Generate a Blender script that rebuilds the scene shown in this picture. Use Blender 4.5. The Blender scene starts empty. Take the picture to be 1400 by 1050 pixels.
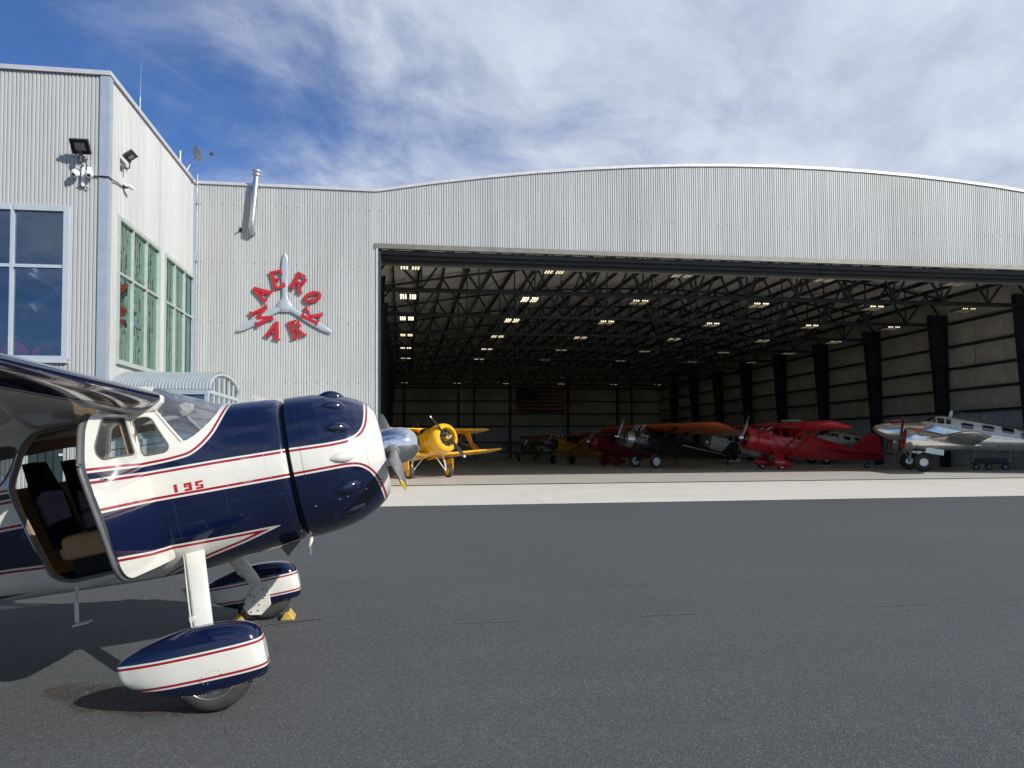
import bpy, math, random
import numpy as np
from math import sin, cos, pi, radians, sqrt, atan2
from mathutils import Vector, Matrix

SC = bpy.context.scene
COL = SC.collection
random.seed(7)
rng = np.random.default_rng(7)

# ------------------------------------------------------------------ camera
EYE = 1.6
FPX = 1010.0                       # focal length in pixels of the 1400 px wide photograph
YAW, PITCH, ROLL = radians(8.458), radians(2.0825), radians(0.306)
f0 = Vector((sin(YAW), cos(YAW), 0)); r0 = Vector((cos(YAW), -sin(YAW), 0)); u0 = Vector((0, 0, 1))
fw = f0 * cos(PITCH) + u0 * sin(PITCH)
up = u0 * cos(PITCH) - f0 * sin(PITCH)
rt = r0 * cos(ROLL) - up * sin(ROLL)
up = up * cos(ROLL) + r0 * sin(ROLL)
cam_data = bpy.data.cameras.new("camera")
cam = bpy.data.objects.new("camera", cam_data)
COL.objects.link(cam)
m = Matrix((rt, up, -fw)).transposed().to_4x4()
m.translation = Vector((0, 0, EYE))
cam.matrix_world = m
cam_data.sensor_fit = 'HORIZONTAL'
cam_data.sensor_width = 36.0
cam_data.lens = 36.0 * FPX / 1400.0
cam_data.shift_y = (574.4 - 525.0) / 1400.0
cam_data.clip_start = 0.05
cam_data.clip_end = 6000.0
SC.camera = cam

# ------------------------------------------------------------------ sun, sky, exposure
SUN = Vector((1.20, -1.05, 1.0)).normalized()      # towards the sun
SUN_EL = math.asin(SUN.z)
SUN_AZ = atan2(SUN.x, SUN.y)                       # clockwise from +Y
sun_data = bpy.data.lights.new("sun", 'SUN')
sun_data.energy = 4.2
sun_data.angle = radians(0.55)
sun_data.color = (1.0, 0.955, 0.88)
sun = bpy.data.objects.new("sun", sun_data)
sun.rotation_mode = 'QUATERNION'
sun.rotation_quaternion = SUN.to_track_quat('Z', 'Y')
sun.location = (30, -30, 40)
COL.objects.link(sun)

world = bpy.data.worlds.new("World")
SC.world = world
world.use_nodes = True
wt = world.node_tree
wt.nodes.clear()
def wn(t, **k):
    n = wt.nodes.new(t)
    for a, b in k.items(): setattr(n, a, b)
    return n
def wmath(op, a, b=None, clamp=False):
    n = wn('ShaderNodeMath', operation=op, use_clamp=clamp)
    for i, x in enumerate((a, b)):
        if x is None: continue
        if isinstance(x, (int, float)): n.inputs[i].default_value = x
        else: wt.links.new(x, n.inputs[i])
    return n.outputs[0]
out = wn('ShaderNodeOutputWorld'); bg = wn('ShaderNodeBackground')
sky = wn('ShaderNodeTexSky', sky_type='NISHITA', sun_disc=False)
sky.sun_elevation = SUN_EL
sky.sun_rotation = SUN_AZ
sky.altitude = 1400; sky.air_density = 1.0; sky.dust_density = 0.3; sky.ozone_density = 2.2
tc = wn('ShaderNodeTexCoord')
sep = wn('ShaderNodeSeparateXYZ'); wt.links.new(tc.outputs['Generated'], sep.inputs[0])
zz = wmath('ADD', wmath('MAXIMUM', sep.outputs[2], 0.0), 0.16)
px_ = wmath('DIVIDE', sep.outputs[0], zz); py_ = wmath('DIVIDE', sep.outputs[1], zz)
comb = wn('ShaderNodeCombineXYZ'); wt.links.new(px_, comb.inputs[0]); wt.links.new(py_, comb.inputs[1])
# streaky cirrus: coordinates turned and stretched, warped by a soft noise
def wmap(vec, rot, scale, loc):
    a = wn('ShaderNodeMapping'); a.inputs['Rotation'].default_value = (0, 0, radians(rot)); wt.links.new(vec, a.inputs[0])
    n = wn('ShaderNodeMapping'); n.inputs['Scale'].default_value = (*scale, 1); n.inputs['Location'].default_value = (*loc, 0)
    wt.links.new(a.outputs[0], n.inputs[0]); return n.outputs[0]
def wnoise(vec, scale, detail, rough, dist=0.0, lac=2.0):
    n = wn('ShaderNodeTexNoise'); n.inputs['Scale'].default_value = scale; n.inputs['Detail'].default_value = detail
    n.inputs['Roughness'].default_value = rough; n.inputs['Distortion'].default_value = dist; n.inputs['Lacunarity'].default_value = lac
    wt.links.new(vec, n.inputs['Vector']); return n.outputs[0]
OX, OY = 3.1, 1.7
n1 = wnoise(wmap(comb.outputs[0], 0, (1, 1), (OX, OY)), 0.55, 3, 0.5, 0.0)          # where the cloud lies
n2 = wnoise(wmap(comb.outputs[0], -58, (0.95, 1.25), (OX, OY)), 1.7, 14, 0.60, 0.7)   # wisps
n3 = wnoise(wmap(comb.outputs[0], -48, (0.9, 1.35), (OY, OX)), 5.5, 9, 0.62, 0.6)    # fine streaks
dens = wmath('ADD', wmath('MULTIPLY', n1, 1.5), wmath('MULTIPLY', n2, 0.85))
dens = wmath('ADD', dens, wmath('MULTIPLY', n3, 0.30))
dens = wmath('ADD', dens, wmath('MULTIPLY', sep.outputs[0], 0.50))                  # the bank thickens to the east (+X)
rampn = wn('ShaderNodeMapRange', interpolation_type='SMOOTHSTEP'); wt.links.new(dens, rampn.inputs[0])
rampn.inputs[1].default_value = 0.98; rampn.inputs[2].default_value = 1.66
rampn.inputs[3].default_value = 0.03; rampn.inputs[4].default_value = 0.94
# cloud light and shade
shade = wmath('ADD', wmath('MULTIPLY', n2, 0.7), wmath('MULTIPLY', n3, 0.3))
crd = wn('ShaderNodeValToRGB'); wt.links.new(shade, crd.inputs[0])
crd.color_ramp.elements[0].position = 0.33; crd.color_ramp.elements[0].color = (3.6, 4.25, 5.6, 1)
crd.color_ramp.elements[1].position = 0.66; crd.color_ramp.elements[1].color = (6.3, 6.75, 7.5, 1)
mixc = wn('ShaderNodeMix', data_type='RGBA'); wt.links.new(rampn.outputs[0], mixc.inputs[0])
skyc = wn('ShaderNodeMix', data_type='RGBA', blend_type='MULTIPLY'); skyc.inputs[0].default_value = 1.0
wt.links.new(sky.outputs[0], skyc.inputs[6]); skyc.inputs[7].default_value = (0.37, 0.63, 0.98, 1)
wt.links.new(skyc.outputs[2], mixc.inputs[6]); wt.links.new(crd.outputs[0], mixc.inputs[7])
wt.links.new(mixc.outputs[2], bg.inputs[0]); bg.inputs[1].default_value = 0.096
wt.links.new(bg.outputs[0], out.inputs[0])

SC.view_settings.view_transform = 'Standard'
SC.view_settings.look = 'None'
SC.view_settings.gamma = 1.0
SC.view_settings.use_curve_mapping = False
SC.view_settings.exposure = 0.37
SC.cycles.max_bounces = 12
SC.cycles.diffuse_bounces = 8
SC.cycles.transparent_max_bounces = 12
SC.cycles.sample_clamp_indirect = 6.0

# ------------------------------------------------------------------ materials
def new_mat(name):
    mt = bpy.data.materials.new(name); mt.use_nodes = True
    nt = mt.node_tree
    return mt, nt, nt.nodes['Principled BSDF']
def lk(nt, a, b): nt.links.new(a, b)
def nmath(nt, op, a, b=None, c=None, clamp=False):
    n = nt.nodes.new('ShaderNodeMath'); n.operation = op; n.use_clamp = clamp
    for i, x in enumerate((a, b, c)):
        if x is None: continue
        if isinstance(x, (int, float)): n.inputs[i].default_value = x
        else: lk(nt, x, n.inputs[i])
    return n.outputs[0]
def nmix(nt, fac, a, b, blend='MIX'):
    n = nt.nodes.new('ShaderNodeMix'); n.data_type = 'RGBA'; n.blend_type = blend
    for i, x in ((0, fac), (6, a), (7, b)):
        if isinstance(x, (int, float)): n.inputs[i].default_value = x
        elif isinstance(x, tuple): n.inputs[i].default_value = (*x[:3], 1)
        else: lk(nt, x, n.inputs[i])
    return n.outputs[2]
def coords(nt, scale=(1, 1, 1), kind='Object', loc=(0, 0, 0)):
    t = nt.nodes.new('ShaderNodeTexCoord'); mp = nt.nodes.new('ShaderNodeMapping')
    mp.inputs['Scale'].default_value = scale; mp.inputs['Location'].default_value = loc
    lk(nt, t.outputs[kind], mp.inputs[0]); return mp.outputs[0]
def noise(nt, vec, scale, detail=3, rough=0.5, dist=0):
    n = nt.nodes.new('ShaderNodeTexNoise'); n.inputs['Scale'].default_value = scale; n.inputs['Detail'].default_value = detail
    n.inputs['Roughness'].default_value = rough; n.inputs['Distortion'].default_value = dist
    lk(nt, vec, n.inputs['Vector']); return n.outputs['Fac']
def mrange(nt, v, a, b, c=0.0, d=1.0, smooth=False):
    n = nt.nodes.new('ShaderNodeMapRange')
    if smooth: n.interpolation_type = 'SMOOTHSTEP'
    lk(nt, v, n.inputs[0])
    for i, x in enumerate((a, b, c, d)): n.inputs[i + 1].default_value = x
    return n.outputs[0]
def bump(nt, h, strength, dist, bs):
    n = nt.nodes.new('ShaderNodeBump'); n.inputs['Strength'].default_value = strength; n.inputs['Distance'].default_value = dist
    lk(nt, h, n.inputs['Height']); lk(nt, n.outputs[0], bs.inputs['Normal'])
def pm(name, col, rough=0.5, metal=0.0, coat=0.0, var=0.12, vs=2.5, vscale=(1, 1, 1), bmp=0.0, bs_=40.0, bd=0.01, rvar=0.08, spec=0.5, kind='Object'):
    mt, nt, b = new_mat(name)
    v = coords(nt, vscale, kind)
    n = noise(nt, v, vs, 5, 0.6)
    lo = tuple(c * (1 - var) for c in col); hi = tuple(min(1, c * (1 + var)) for c in col)
    lk(nt, nmix(nt, mrange(nt, n, 0.3, 0.7), lo, hi), b.inputs['Base Color'])
    lk(nt, mrange(nt, noise(nt, v, vs * 2.3, 4, 0.6), 0.3, 0.7, max(0.02, rough - rvar), min(1, rough + rvar)), b.inputs['Roughness'])
    b.inputs['Metallic'].default_value = metal
    b.inputs['Coat Weight'].default_value = coat; b.inputs['Coat Roughness'].default_value = 0.04
    b.inputs['Specular IOR Level'].default_value = spec
    if bmp: bump(nt, noise(nt, coords(nt, (1, 1, 1), kind), bs_, 4, 0.6), bmp, bd, b)
    return mt
def emit_mat(name, col, s):
    mt, nt, b = new_mat(name)
    b.inputs['Base Color'].default_value = (*col, 1); b.inputs['Emission Color'].default_value = (*col, 1); b.inputs['Emission Strength'].default_value = s
    return mt
def glass_mat(name, tint, refl=0.06, rough=0.01, opac=0.0, waves=0.0, gcol=(0.95, 0.97, 1)):
    """thin pane: clear with a tint, mirror-like at glancing angles"""
    mt = bpy.data.materials.new(name); mt.use_nodes = True; nt = mt.node_tree; nt.nodes.clear()
    o = nt.nodes.new('ShaderNodeOutputMaterial'); tr = nt.nodes.new('ShaderNodeBsdfTransparent'); gl = nt.nodes.new('ShaderNodeBsdfGlossy')
    tr.inputs[0].default_value = (*tint, 1); gl.inputs['Roughness'].default_value = rough; gl.inputs[0].default_value = (*gcol, 1)
    lw = nt.nodes.new('ShaderNodeLayerWeight'); lw.inputs[0].default_value = 0.25
    f = nmath(nt, 'ADD', nmath(nt, 'MULTIPLY', lw.outputs['Facing'], 0.45), refl, clamp=True)
    if refl < 0.2:
        f = nmath(nt, 'ADD', nmath(nt, 'MULTIPLY', lw.outputs['Fresnel'], 0.9), refl, clamp=True)
    if waves:
        b = nt.nodes.new('ShaderNodeBump'); b.inputs['Strength'].default_value = waves; b.inputs['Distance'].default_value = 0.05
        lk(nt, noise(nt, coords(nt), 1.3, 2), b.inputs['Height']); lk(nt, b.outputs[0], gl.inputs['Normal'])
    mx = nt.nodes.new('ShaderNodeMixShader'); lk(nt, f, mx.inputs[0]); lk(nt, tr.outputs[0], mx.inputs[1]); lk(nt, gl.outputs[0], mx.inputs[2])
    last = mx.outputs[0]
    if opac:
        df = nt.nodes.new('ShaderNodeBsdfDiffuse'); df.inputs[0].default_value = (0.6, 0.6, 0.56, 1)
        m2 = nt.nodes.new('ShaderNodeMixShader'); m2.inputs[0].default_value = opac
        lk(nt, last, m2.inputs[1]); lk(nt, df.outputs[0], m2.inputs[2]); last = m2.outputs[0]
    lk(nt, last, o.inputs[0]); return mt
def livery(name, gap, red_w, navy=(0.003, 0.0075, 0.033), white=(0.62, 0.615, 0.565), red=(0.25, 0.006, 0.022), waves=0.10):
    """navy where the vertex value 'livery' is negative, a white gap, a red pinstripe, then cream white"""
    mt, nt, b = new_mat(name)
    at = nt.nodes.new('ShaderNodeAttribute'); at.attribute_name = 'livery'
    sd = at.outputs['Fac']
    is_red = nmath(nt, 'MULTIPLY', nmath(nt, 'GREATER_THAN', sd, gap), nmath(nt, 'LESS_THAN', sd, gap + red_w))
    v = coords(nt)
    wv = nmix(nt, mrange(nt, noise(nt, v, 1.7, 5, 0.65), 0.3, 0.75), tuple(c * 0.93 for c in white), white)
    dirt = mrange(nt, noise(nt, v, 9, 6, 0.7), 0.62, 0.8, 0, 0.10)
    wv = nmix(nt, dirt, wv, (0.35, 0.31, 0.25))
    c = nmix(nt, is_red, wv, red)
    c = nmix(nt, nmath(nt, 'LESS_THAN', sd, 0.0), c, navy)
    lk(nt, c, b.inputs['Base Color'])
    b.inputs['Roughness'].default_value = 0.16; b.inputs['Specular IOR Level'].default_value = 0.25
    b.inputs['Coat Weight'].default_value = 0.8; b.inputs['Coat Roughness'].default_value = 0.03
    bump(nt, noise(nt, coords(nt), 3.2, 2, 0.4), waves, 0.03, b)
    return mt

M = {}
M['facade'] = None
def facade_mat(name, col):
    mt, nt, b = new_mat(name)
    v = coords(nt, (1.1, 1.1, 0.10))
    n = noise(nt, v, 1.0, 6, 0.65)
    v2 = coords(nt, (9.0, 9.0, 0.25)); n2 = noise(nt, v2, 1.0, 3, 0.6)
    c = nmix(nt, mrange(nt, n, 0.3, 0.72), tuple(x * 0.86 for x in col), tuple(min(1, x * 1.07) for x in col))
    c = nmix(nt, mrange(nt, n2, 0.55, 0.8, 0, 0.28), c, tuple(x * 0.66 for x in col))
    g = nmath(nt, 'MULTIPLY', mrange(nt, noise(nt, coords(nt, (1, 1, 1)), 0.35, 6, 0.7), 0.5, 0.75), 0.25)
    c = nmix(nt, g, c, (col[0] * 0.8, col[1] * 0.77, col[2] * 0.7))
    tcx = nt.nodes.new('ShaderNodeTexCoord'); sx = nt.nodes.new('ShaderNodeSeparateXYZ'); lk(nt, tcx.outputs['Object'], sx.inputs[0])
    sheet_id = nmath(nt, 'FLOOR', nmath(nt, 'DIVIDE', nmath(nt, 'ADD', sx.outputs[0], nmath(nt, 'MULTIPLY', sx.outputs[1], 1.0)), 0.945))
    wnz = nt.nodes.new('ShaderNodeTexWhiteNoise'); wnz.noise_dimensions = '1D'; lk(nt, sheet_id, wnz.inputs['W'])
    c = nmix(nt, nmath(nt, 'MULTIPLY', wnz.outputs['Value'], 0.14), c, tuple(x * 0.55 for x in col))
    run = noise(nt, coords(nt, (5.0, 5.0, 0.12)), 1.0, 4, 0.7); top = mrange(nt, sx.outputs[2], 7.5, 13.5, 0.1, 1.0)
    c = nmix(nt, nmath(nt, 'MULTIPLY', mrange(nt, run, 0.56, 0.78, 0, 0.22), top), c, (0.20, 0.17, 0.13))
    lk(nt, c, b.inputs['Base Color']); b.inputs['Roughness'].default_value = 0.48; b.inputs['Metallic'].default_value = 0.06
    return mt
M['facade'] = facade_mat('galvanised_cladding', (0.465, 0.48, 0.48))
M['trim'] = pm('grey_blue_trim', (0.36, 0.42, 0.48), 0.45, 0.3, var=0.08)
M['cap'] = pm('pale_flashing', (0.54, 0.55, 0.56), 0.4, 0.3, var=0.08)
M['header'] = pm('header_steel', (0.19, 0.185, 0.17), 0.5, 0.4, var=0.15)
M['darksteel'] = pm('dark_painted_steel', (0.030, 0.034, 0.040), 0.5, 0.2, var=0.3, vs=3)
M['column'] = pm('navy_painted_steel', (0.012, 0.020, 0.034), 0.45, 0.1, var=0.25)
M['liner'] = pm('yellowed_insulation_panel', (0.46, 0.45, 0.385), 0.7, var=0.18, vs=0.9, bmp=0.3, bs_=2.5, bd=0.05)
M['roofliner'] = pm('quilted_roof_insulation', (0.88, 0.86, 0.81), 0.6, var=0.07, vs=0.7, vscale=(1, 0.25, 1), bmp=0.3, bs_=1.6, bd=0.08)
M['wainscot'] = pm('grey_steel_wainscot', (0.42, 0.47, 0.51), 0.5, 0.08, var=0.25, vs=1.2, vscale=(6, 6, 0.4))
M['frame'] = pm('window_frame_paint', (0.50, 0.56, 0.60), 0.4, 0.3, var=0.06)
M['framedark'] = pm('window_frame_green', (0.44, 0.50, 0.48), 0.4, 0.3, var=0.06)
M['galv'] = pm('galvanised_steel', (0.55, 0.57, 0.58), 0.32, 0.9, var=0.2, vs=6)
M['black'] = pm('black_housing', (0.014, 0.014, 0.015), 0.4, var=0.3)
M['greybrown'] = pm('bronze_housing', (0.09, 0.08, 0.065), 0.45, 0.3, var=0.2)
M['whiteplastic'] = pm('white_plastic', (0.7, 0.71, 0.72), 0.35, var=0.05)
M['red'] = pm('red_letter_paint', (0.40, 0.012, 0.018), 0.4, var=0.15, vs=4)
M['signsteel'] = pm('silver_propeller_paint', (0.36, 0.41, 0.47), 0.4, 0.2, var=0.08)
M['chrome'] = pm('polished_metal', (0.78, 0.79, 0.80), 0.10, 1.0, var=0.06, rvar=0.04)
M['spinner'] = pm('polished_spinner_metal', (0.82, 0.83, 0.85), 0.07, 1.0, var=0.04, rvar=0.03, bmp=0.12, bs_=5, bd=0.01)
M['alu'] = pm('brushed_aluminium', (0.55, 0.55, 0.54), 0.3, 0.9, var=0.15, vs=5)
M['grey_blade'] = pm('grey_blade_paint', (0.20, 0.20, 0.195), 0.4, 0.3, var=0.12, vs=6)
M['yellowtip'] = pm('yellow_tip_paint', (0.62, 0.44, 0.03), 0.45, var=0.1)
M['rubber'] = pm('tyre_rubber', (0.035, 0.034, 0.032), 0.75, var=0.35, vs=8, bmp=0.2, bs_=60)
M['greyrubber'] = pm('grey_rubber_seal', (0.10, 0.105, 0.11), 0.5, var=0.2, vs=6)
M['tan'] = pm('tan_upholstery', (0.36, 0.24, 0.12), 0.75, var=0.15, vs=7, bmp=0.25, bs_=90)
M['headliner'] = pm('tan_headliner', (0.40, 0.28, 0.15), 0.7, var=0.15, vs=4)
M['navyseat'] = pm('navy_fabric', (0.004, 0.0045, 0.010), 0.95, var=0.3, vs=9, bmp=0.3, bs_=120, spec=0.06)
M['darkfloor'] = pm('dark_cabin_carpet', (0.012, 0.011, 0.010), 0.95, var=0.3, vs=9)
M['creampaint'] = pm('cream_gloss_paint', (0.62, 0.615, 0.565), 0.28, coat=0.5, var=0.06, vs=4)
M['underwing'] = pm('glossy_grey_white_paint', (0.46, 0.46, 0.44), 0.12, coat=0.9, var=0.10, vs=1.6, bmp=0.16, bs_=2.6, bd=0.03)
M['navypaint'] = pm('navy_gloss_paint', (0.003, 0.0075, 0.033), 0.16, coat=0.9, var=0.1, bmp=0.10, bs_=3.5, bd=0.03)
M['creamplate'] = pm('cream_bracket_paint', (0.55, 0.54, 0.49), 0.45, var=0.12, vs=9)
M['gap'] = pm('shadow_gap_black', (0.004, 0.004, 0.005), 0.8, var=0.1)
M['chock'] = pm('yellow_chock', (0.42, 0.30, 0.06), 0.7, var=0.25, vs=9, bmp=0.3, bs_=60)
M['rivet'] = pm('worn_rivet_metal', (0.20, 0.22, 0.30), 0.4, 0.5, var=0.2)
M['digit'] = pm('red_marking_film', (0.34, 0.008, 0.02), 0.35, var=0.1)
M['glass_cabin'] = glass_mat('clear_acrylic', (0.92, 0.94, 0.92), 0.06, 0.02, opac=0.02)
M['glass_wind'] = glass_mat('curved_acrylic_windshield', (0.86, 0.88, 0.86), 0.20, 0.03, opac=0.04)
M['glass_small'] = glass_mat('dark_cabin_glazing', (0.25, 0.27, 0.27), 0.10, 0.03)
M['glass_sky'] = glass_mat('dark_office_glazing', (0.38, 0.46, 0.55), 0.20, 0.005, waves=0.05, gcol=(0.8, 0.9, 1))
M['glass_green'] = glass_mat('green_office_glazing', (0.22, 0.34, 0.27), 0.42, 0.005, waves=0.06, gcol=(0.50, 0.70, 0.58))
M['glass_pale'] = glass_mat('porch_glazing', (0.6, 0.66, 0.64), 0.25, 0.01)
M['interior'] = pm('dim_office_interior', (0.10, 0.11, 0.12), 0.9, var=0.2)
M['tube'] = emit_mat('lit_fluorescent_tube', (1.0, 0.86, 0.58), 1.6)
_t = M['tube'].node_tree; _oi = _t.nodes.new('ShaderNodeObjectInfo')
lk(_t, mrange(_t, _oi.outputs['Random'], 0, 1, 1.1, 2.4), _t.nodes['Principled BSDF'].inputs['Emission Strength'])
M['louver'] = pm('light_louver', (0.10, 0.097, 0.085), 0.5, var=0.05)
M['reflector'] = pm('light_reflector', (0.7, 0.68, 0.6), 0.35, 0.5, var=0.05)
M['flagred'] = pm('flag_red', (0.16, 0.014, 0.018), 0.9, var=0.1)
M['flagwhite'] = pm('flag_white', (0.24, 0.225, 0.20), 0.9, var=0.1)
M['flagblue'] = pm('flag_blue', (0.02, 0.03, 0.12), 0.9, var=0.1)
M['pyellow'] = pm('yellow_aircraft_paint', (0.78, 0.42, 0.008), 0.25, coat=0.6, var=0.07, vs=2)
M['pred'] = pm('red_aircraft_paint', (0.42, 0.012, 0.02), 0.25, coat=0.6, var=0.04, vs=2)
M['pdarkred'] = pm('maroon_aircraft_paint', (0.22, 0.008, 0.016), 0.3, coat=0.5, var=0.05, vs=2)
M['pblack'] = pm('black_aircraft_paint', (0.012, 0.013, 0.016), 0.25, coat=0.5, var=0.2, vs=2)
M['porange'] = pm('orange_wing_fabric', (0.55, 0.10, 0.012), 0.4, coat=0.3, var=0.15, vs=3, vscale=(1, 6, 1))
M['pwhite'] = pm('white_aircraft_paint', (0.62, 0.62, 0.58), 0.3, coat=0.5, var=0.08, vs=2)
M['pgrey'] = pm('grey_aircraft_paint', (0.22, 0.23, 0.24), 0.4, coat=0.3, var=0.1, vs=2)
M['pgold'] = pm('ochre_aircraft_paint', (0.42, 0.22, 0.03), 0.35, coat=0.3, var=0.12, vs=2)
M['polive'] = pm('olive_drab_paint', (0.16, 0.15, 0.07), 0.6, var=0.15, vs=2)
M['pchrome'] = pm('polished_aircraft_skin', (0.80, 0.79, 0.77), 0.22, 1.0, var=0.06, vs=1.5, vscale=(2, 1, 1), rvar=0.08, bmp=0.15, bs_=2.2, bd=0.04)
M['engine'] = pm('engine_metal', (0.16, 0.16, 0.15), 0.45, 0.7, var=0.4, vs=12)
M['blackblade'] = pm('black_blade_paint', (0.02, 0.02, 0.02), 0.4, var=0.2)
M['wheelwhite'] = pm('white_wheel_disc', (0.66, 0.67, 0.67), 0.4, var=0.06)

# asphalt: dark binder, pale and dark aggregate, soft wear bands, fine relief
mt, nt, b = new_mat('asphalt'); v = coords(nt)
big = noise(nt, v, 0.35, 5, 0.55); mid_ = noise(nt, v, 2.2, 4, 0.6)
vor = nt.nodes.new('ShaderNodeTexVoronoi'); vor.inputs['Scale'].default_value = 105; lk(nt, v, vor.inputs['Vector'])
speck = nt.nodes.new('ShaderNodeSeparateColor'); lk(nt, vor.outputs['Color'], speck.inputs[0])
c = nmix(nt, mrange(nt, big, 0.3, 0.7), (0.067, 0.0735, 0.0765), (0.087, 0.094, 0.097))
c = nmix(nt, mrange(nt, mid_, 0.35, 0.7, 0, 0.5), c, (0.070, 0.072, 0.074))
lanes = noise(nt, coords(nt, (0.12, 1.6, 1)), 1.0, 5, 0.6)
c = nmix(nt, mrange(nt, lanes, 0.45, 0.75, 0, 0.45), c, (0.100, 0.105, 0.108))
c = nmix(nt, mrange(nt, speck.outputs[0], 0.0, 0.5, 0.75, 0.0), c, (0.032, 0.034, 0.036))
c = nmix(nt, mrange(nt, speck.outputs[1], 0.78, 1.0, 0.0, 0.75), c, (0.17, 0.175, 0.175))
spots = mrange(nt, noise(nt, coords(nt, (0.5, 1.0, 1)), 1.1, 6, 0.75), 0.64, 0.78, 0, 0.45)
c = nmix(nt, spots, c, (0.036, 0.037, 0.039))
c = nmix(nt, mrange(nt, noise(nt, v, 420, 2, 0.5), 0.35, 0.7, 0, 0.5), c, (0.045, 0.046, 0.05))
# a ragged brownish patch of bare aggregate beside the near wheel
sx = nt.nodes.new('ShaderNodeSeparateXYZ'); lk(nt, v, sx.inputs[0])
ex = nmath(nt, 'DIVIDE', nmath(nt, 'SUBTRACT', sx.outputs[0], -1.80), 0.52); ey = nmath(nt, 'DIVIDE', nmath(nt, 'ADD', nmath(nt, 'SUBTRACT', sx.outputs[1], 5.10), nmath(nt, 'MULTIPLY', ex, 0.26)), 0.28)
dd = nmath(nt, 'SQRT', nmath(nt, 'ADD', nmath(nt, 'MULTIPLY', ex, ex), nmath(nt, 'MULTIPLY', ey, ey)))
dd = nmath(nt, 'ADD', dd, nmath(nt, 'MULTIPLY', nmath(nt, 'SUBTRACT', noise(nt, v, 5.0, 6, 0.7), 0.5), 1.5))
pm_ = mrange(nt, dd, 0.85, 1.05, 1, 0, True)
pc = nmix(nt, mrange(nt, speck.outputs[1], 0.82, 1.0, 0.0, 0.9), (0.036, 0.031, 0.027), (0.14, 0.125, 0.11))
c = nmix(nt, nmath(nt, 'MULTIPLY', pm_, 0.85), c, pc)
lk(nt, c, b.inputs['Base Color']); b.inputs['Roughness'].default_value = 0.82; b.inputs['Specular IOR Level'].default_value = 0.35
bh = nmath(nt, 'ADD', nmath(nt, 'MULTIPLY', vor.outputs['Distance'], -1.0), nmath(nt, 'MULTIPLY', noise(nt, v, 300, 3), 0.5))
bump(nt, bh, 0.55, 0.006, b)
M['asphalt'] = mt
mt, nt, b = new_mat('rough_patch_asphalt'); v = coords(nt)
vor = nt.nodes.new('ShaderNodeTexVoronoi'); vor.inputs['Scale'].default_value = 70; lk(nt, v, vor.inputs['Vector'])
speck = nt.nodes.new('ShaderNodeSeparateColor'); lk(nt, vor.outputs['Color'], speck.inputs[0])
c = nmix(nt, mrange(nt, noise(nt, v, 6, 4), 0.3, 0.7), (0.032, 0.029, 0.026), (0.050, 0.046, 0.041))
c = nmix(nt, mrange(nt, speck.outputs[1], 0.8, 1.0, 0.0, 0.8), c, (0.12, 0.10, 0.09))
lk(nt, c, b.inputs['Base Color']); b.inputs['Roughness'].default_value = 0.8
bump(nt, nmath(nt, 'MULTIPLY', vor.outputs['Distance'], -1.0), 0.8, 0.012, b)
M['patch'] = mt
M['tar'] = pm('crack_sealant', (0.079, 0.083, 0.086), 0.6, var=0.2, vs=5)
# concrete: broom-finished apron, and the sealed hangar floor
def concrete(name, col, rough, gloss_var, spec=0.4, relief=True):
    mt, nt, b = new_mat(name); v = coords(nt); b.inputs['Specular IOR Level'].default_value = spec
    c = nmix(nt, mrange(nt, noise(nt, v, 0.5, 6, 0.6), 0.3, 0.7), tuple(x * 0.88 for x in col), col)
    st = noise(nt, coords(nt, (0.10, 0.9, 1)), 1.0, 5, 0.6)
    c = nmix(nt, mrange(nt, st, 0.45, 0.8, 0, 0.30), c, tuple(x * 0.80 for x in col))
    c = nmix(nt, mrange(nt, noise(nt, v, 14, 5, 0.7), 0.55, 0.8, 0, 0.2), c, tuple(x * 0.75 for x in col))
    lk(nt, c, b.inputs['Base Color'])
    lk(nt, mrange(nt, noise(nt, v, 1.2, 4), 0.3, 0.7, rough - gloss_var, rough + gloss_var), b.inputs['Roughness'])
    if relief: bump(nt, noise(nt, v, 60, 3), 0.10, 0.002, b)
    return mt
M['concrete'] = concrete('broom_finished_concrete', (0.60, 0.58, 0.515), 0.75, 0.08)
M['floor'] = concrete('sealed_hangar_concrete', (0.60, 0.585, 0.54), 0.30, 0.015, 0.25, False)
M['track'] = pm('stained_track_concrete', (0.21, 0.20, 0.175), 0.6, var=0.25, vs=1.5, vscale=(0.5, 4, 1))
M['ground'] = pm('dry_airfield_grass', (0.12, 0.11, 0.06), 0.95, var=0.3, vs=0.4)

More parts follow.
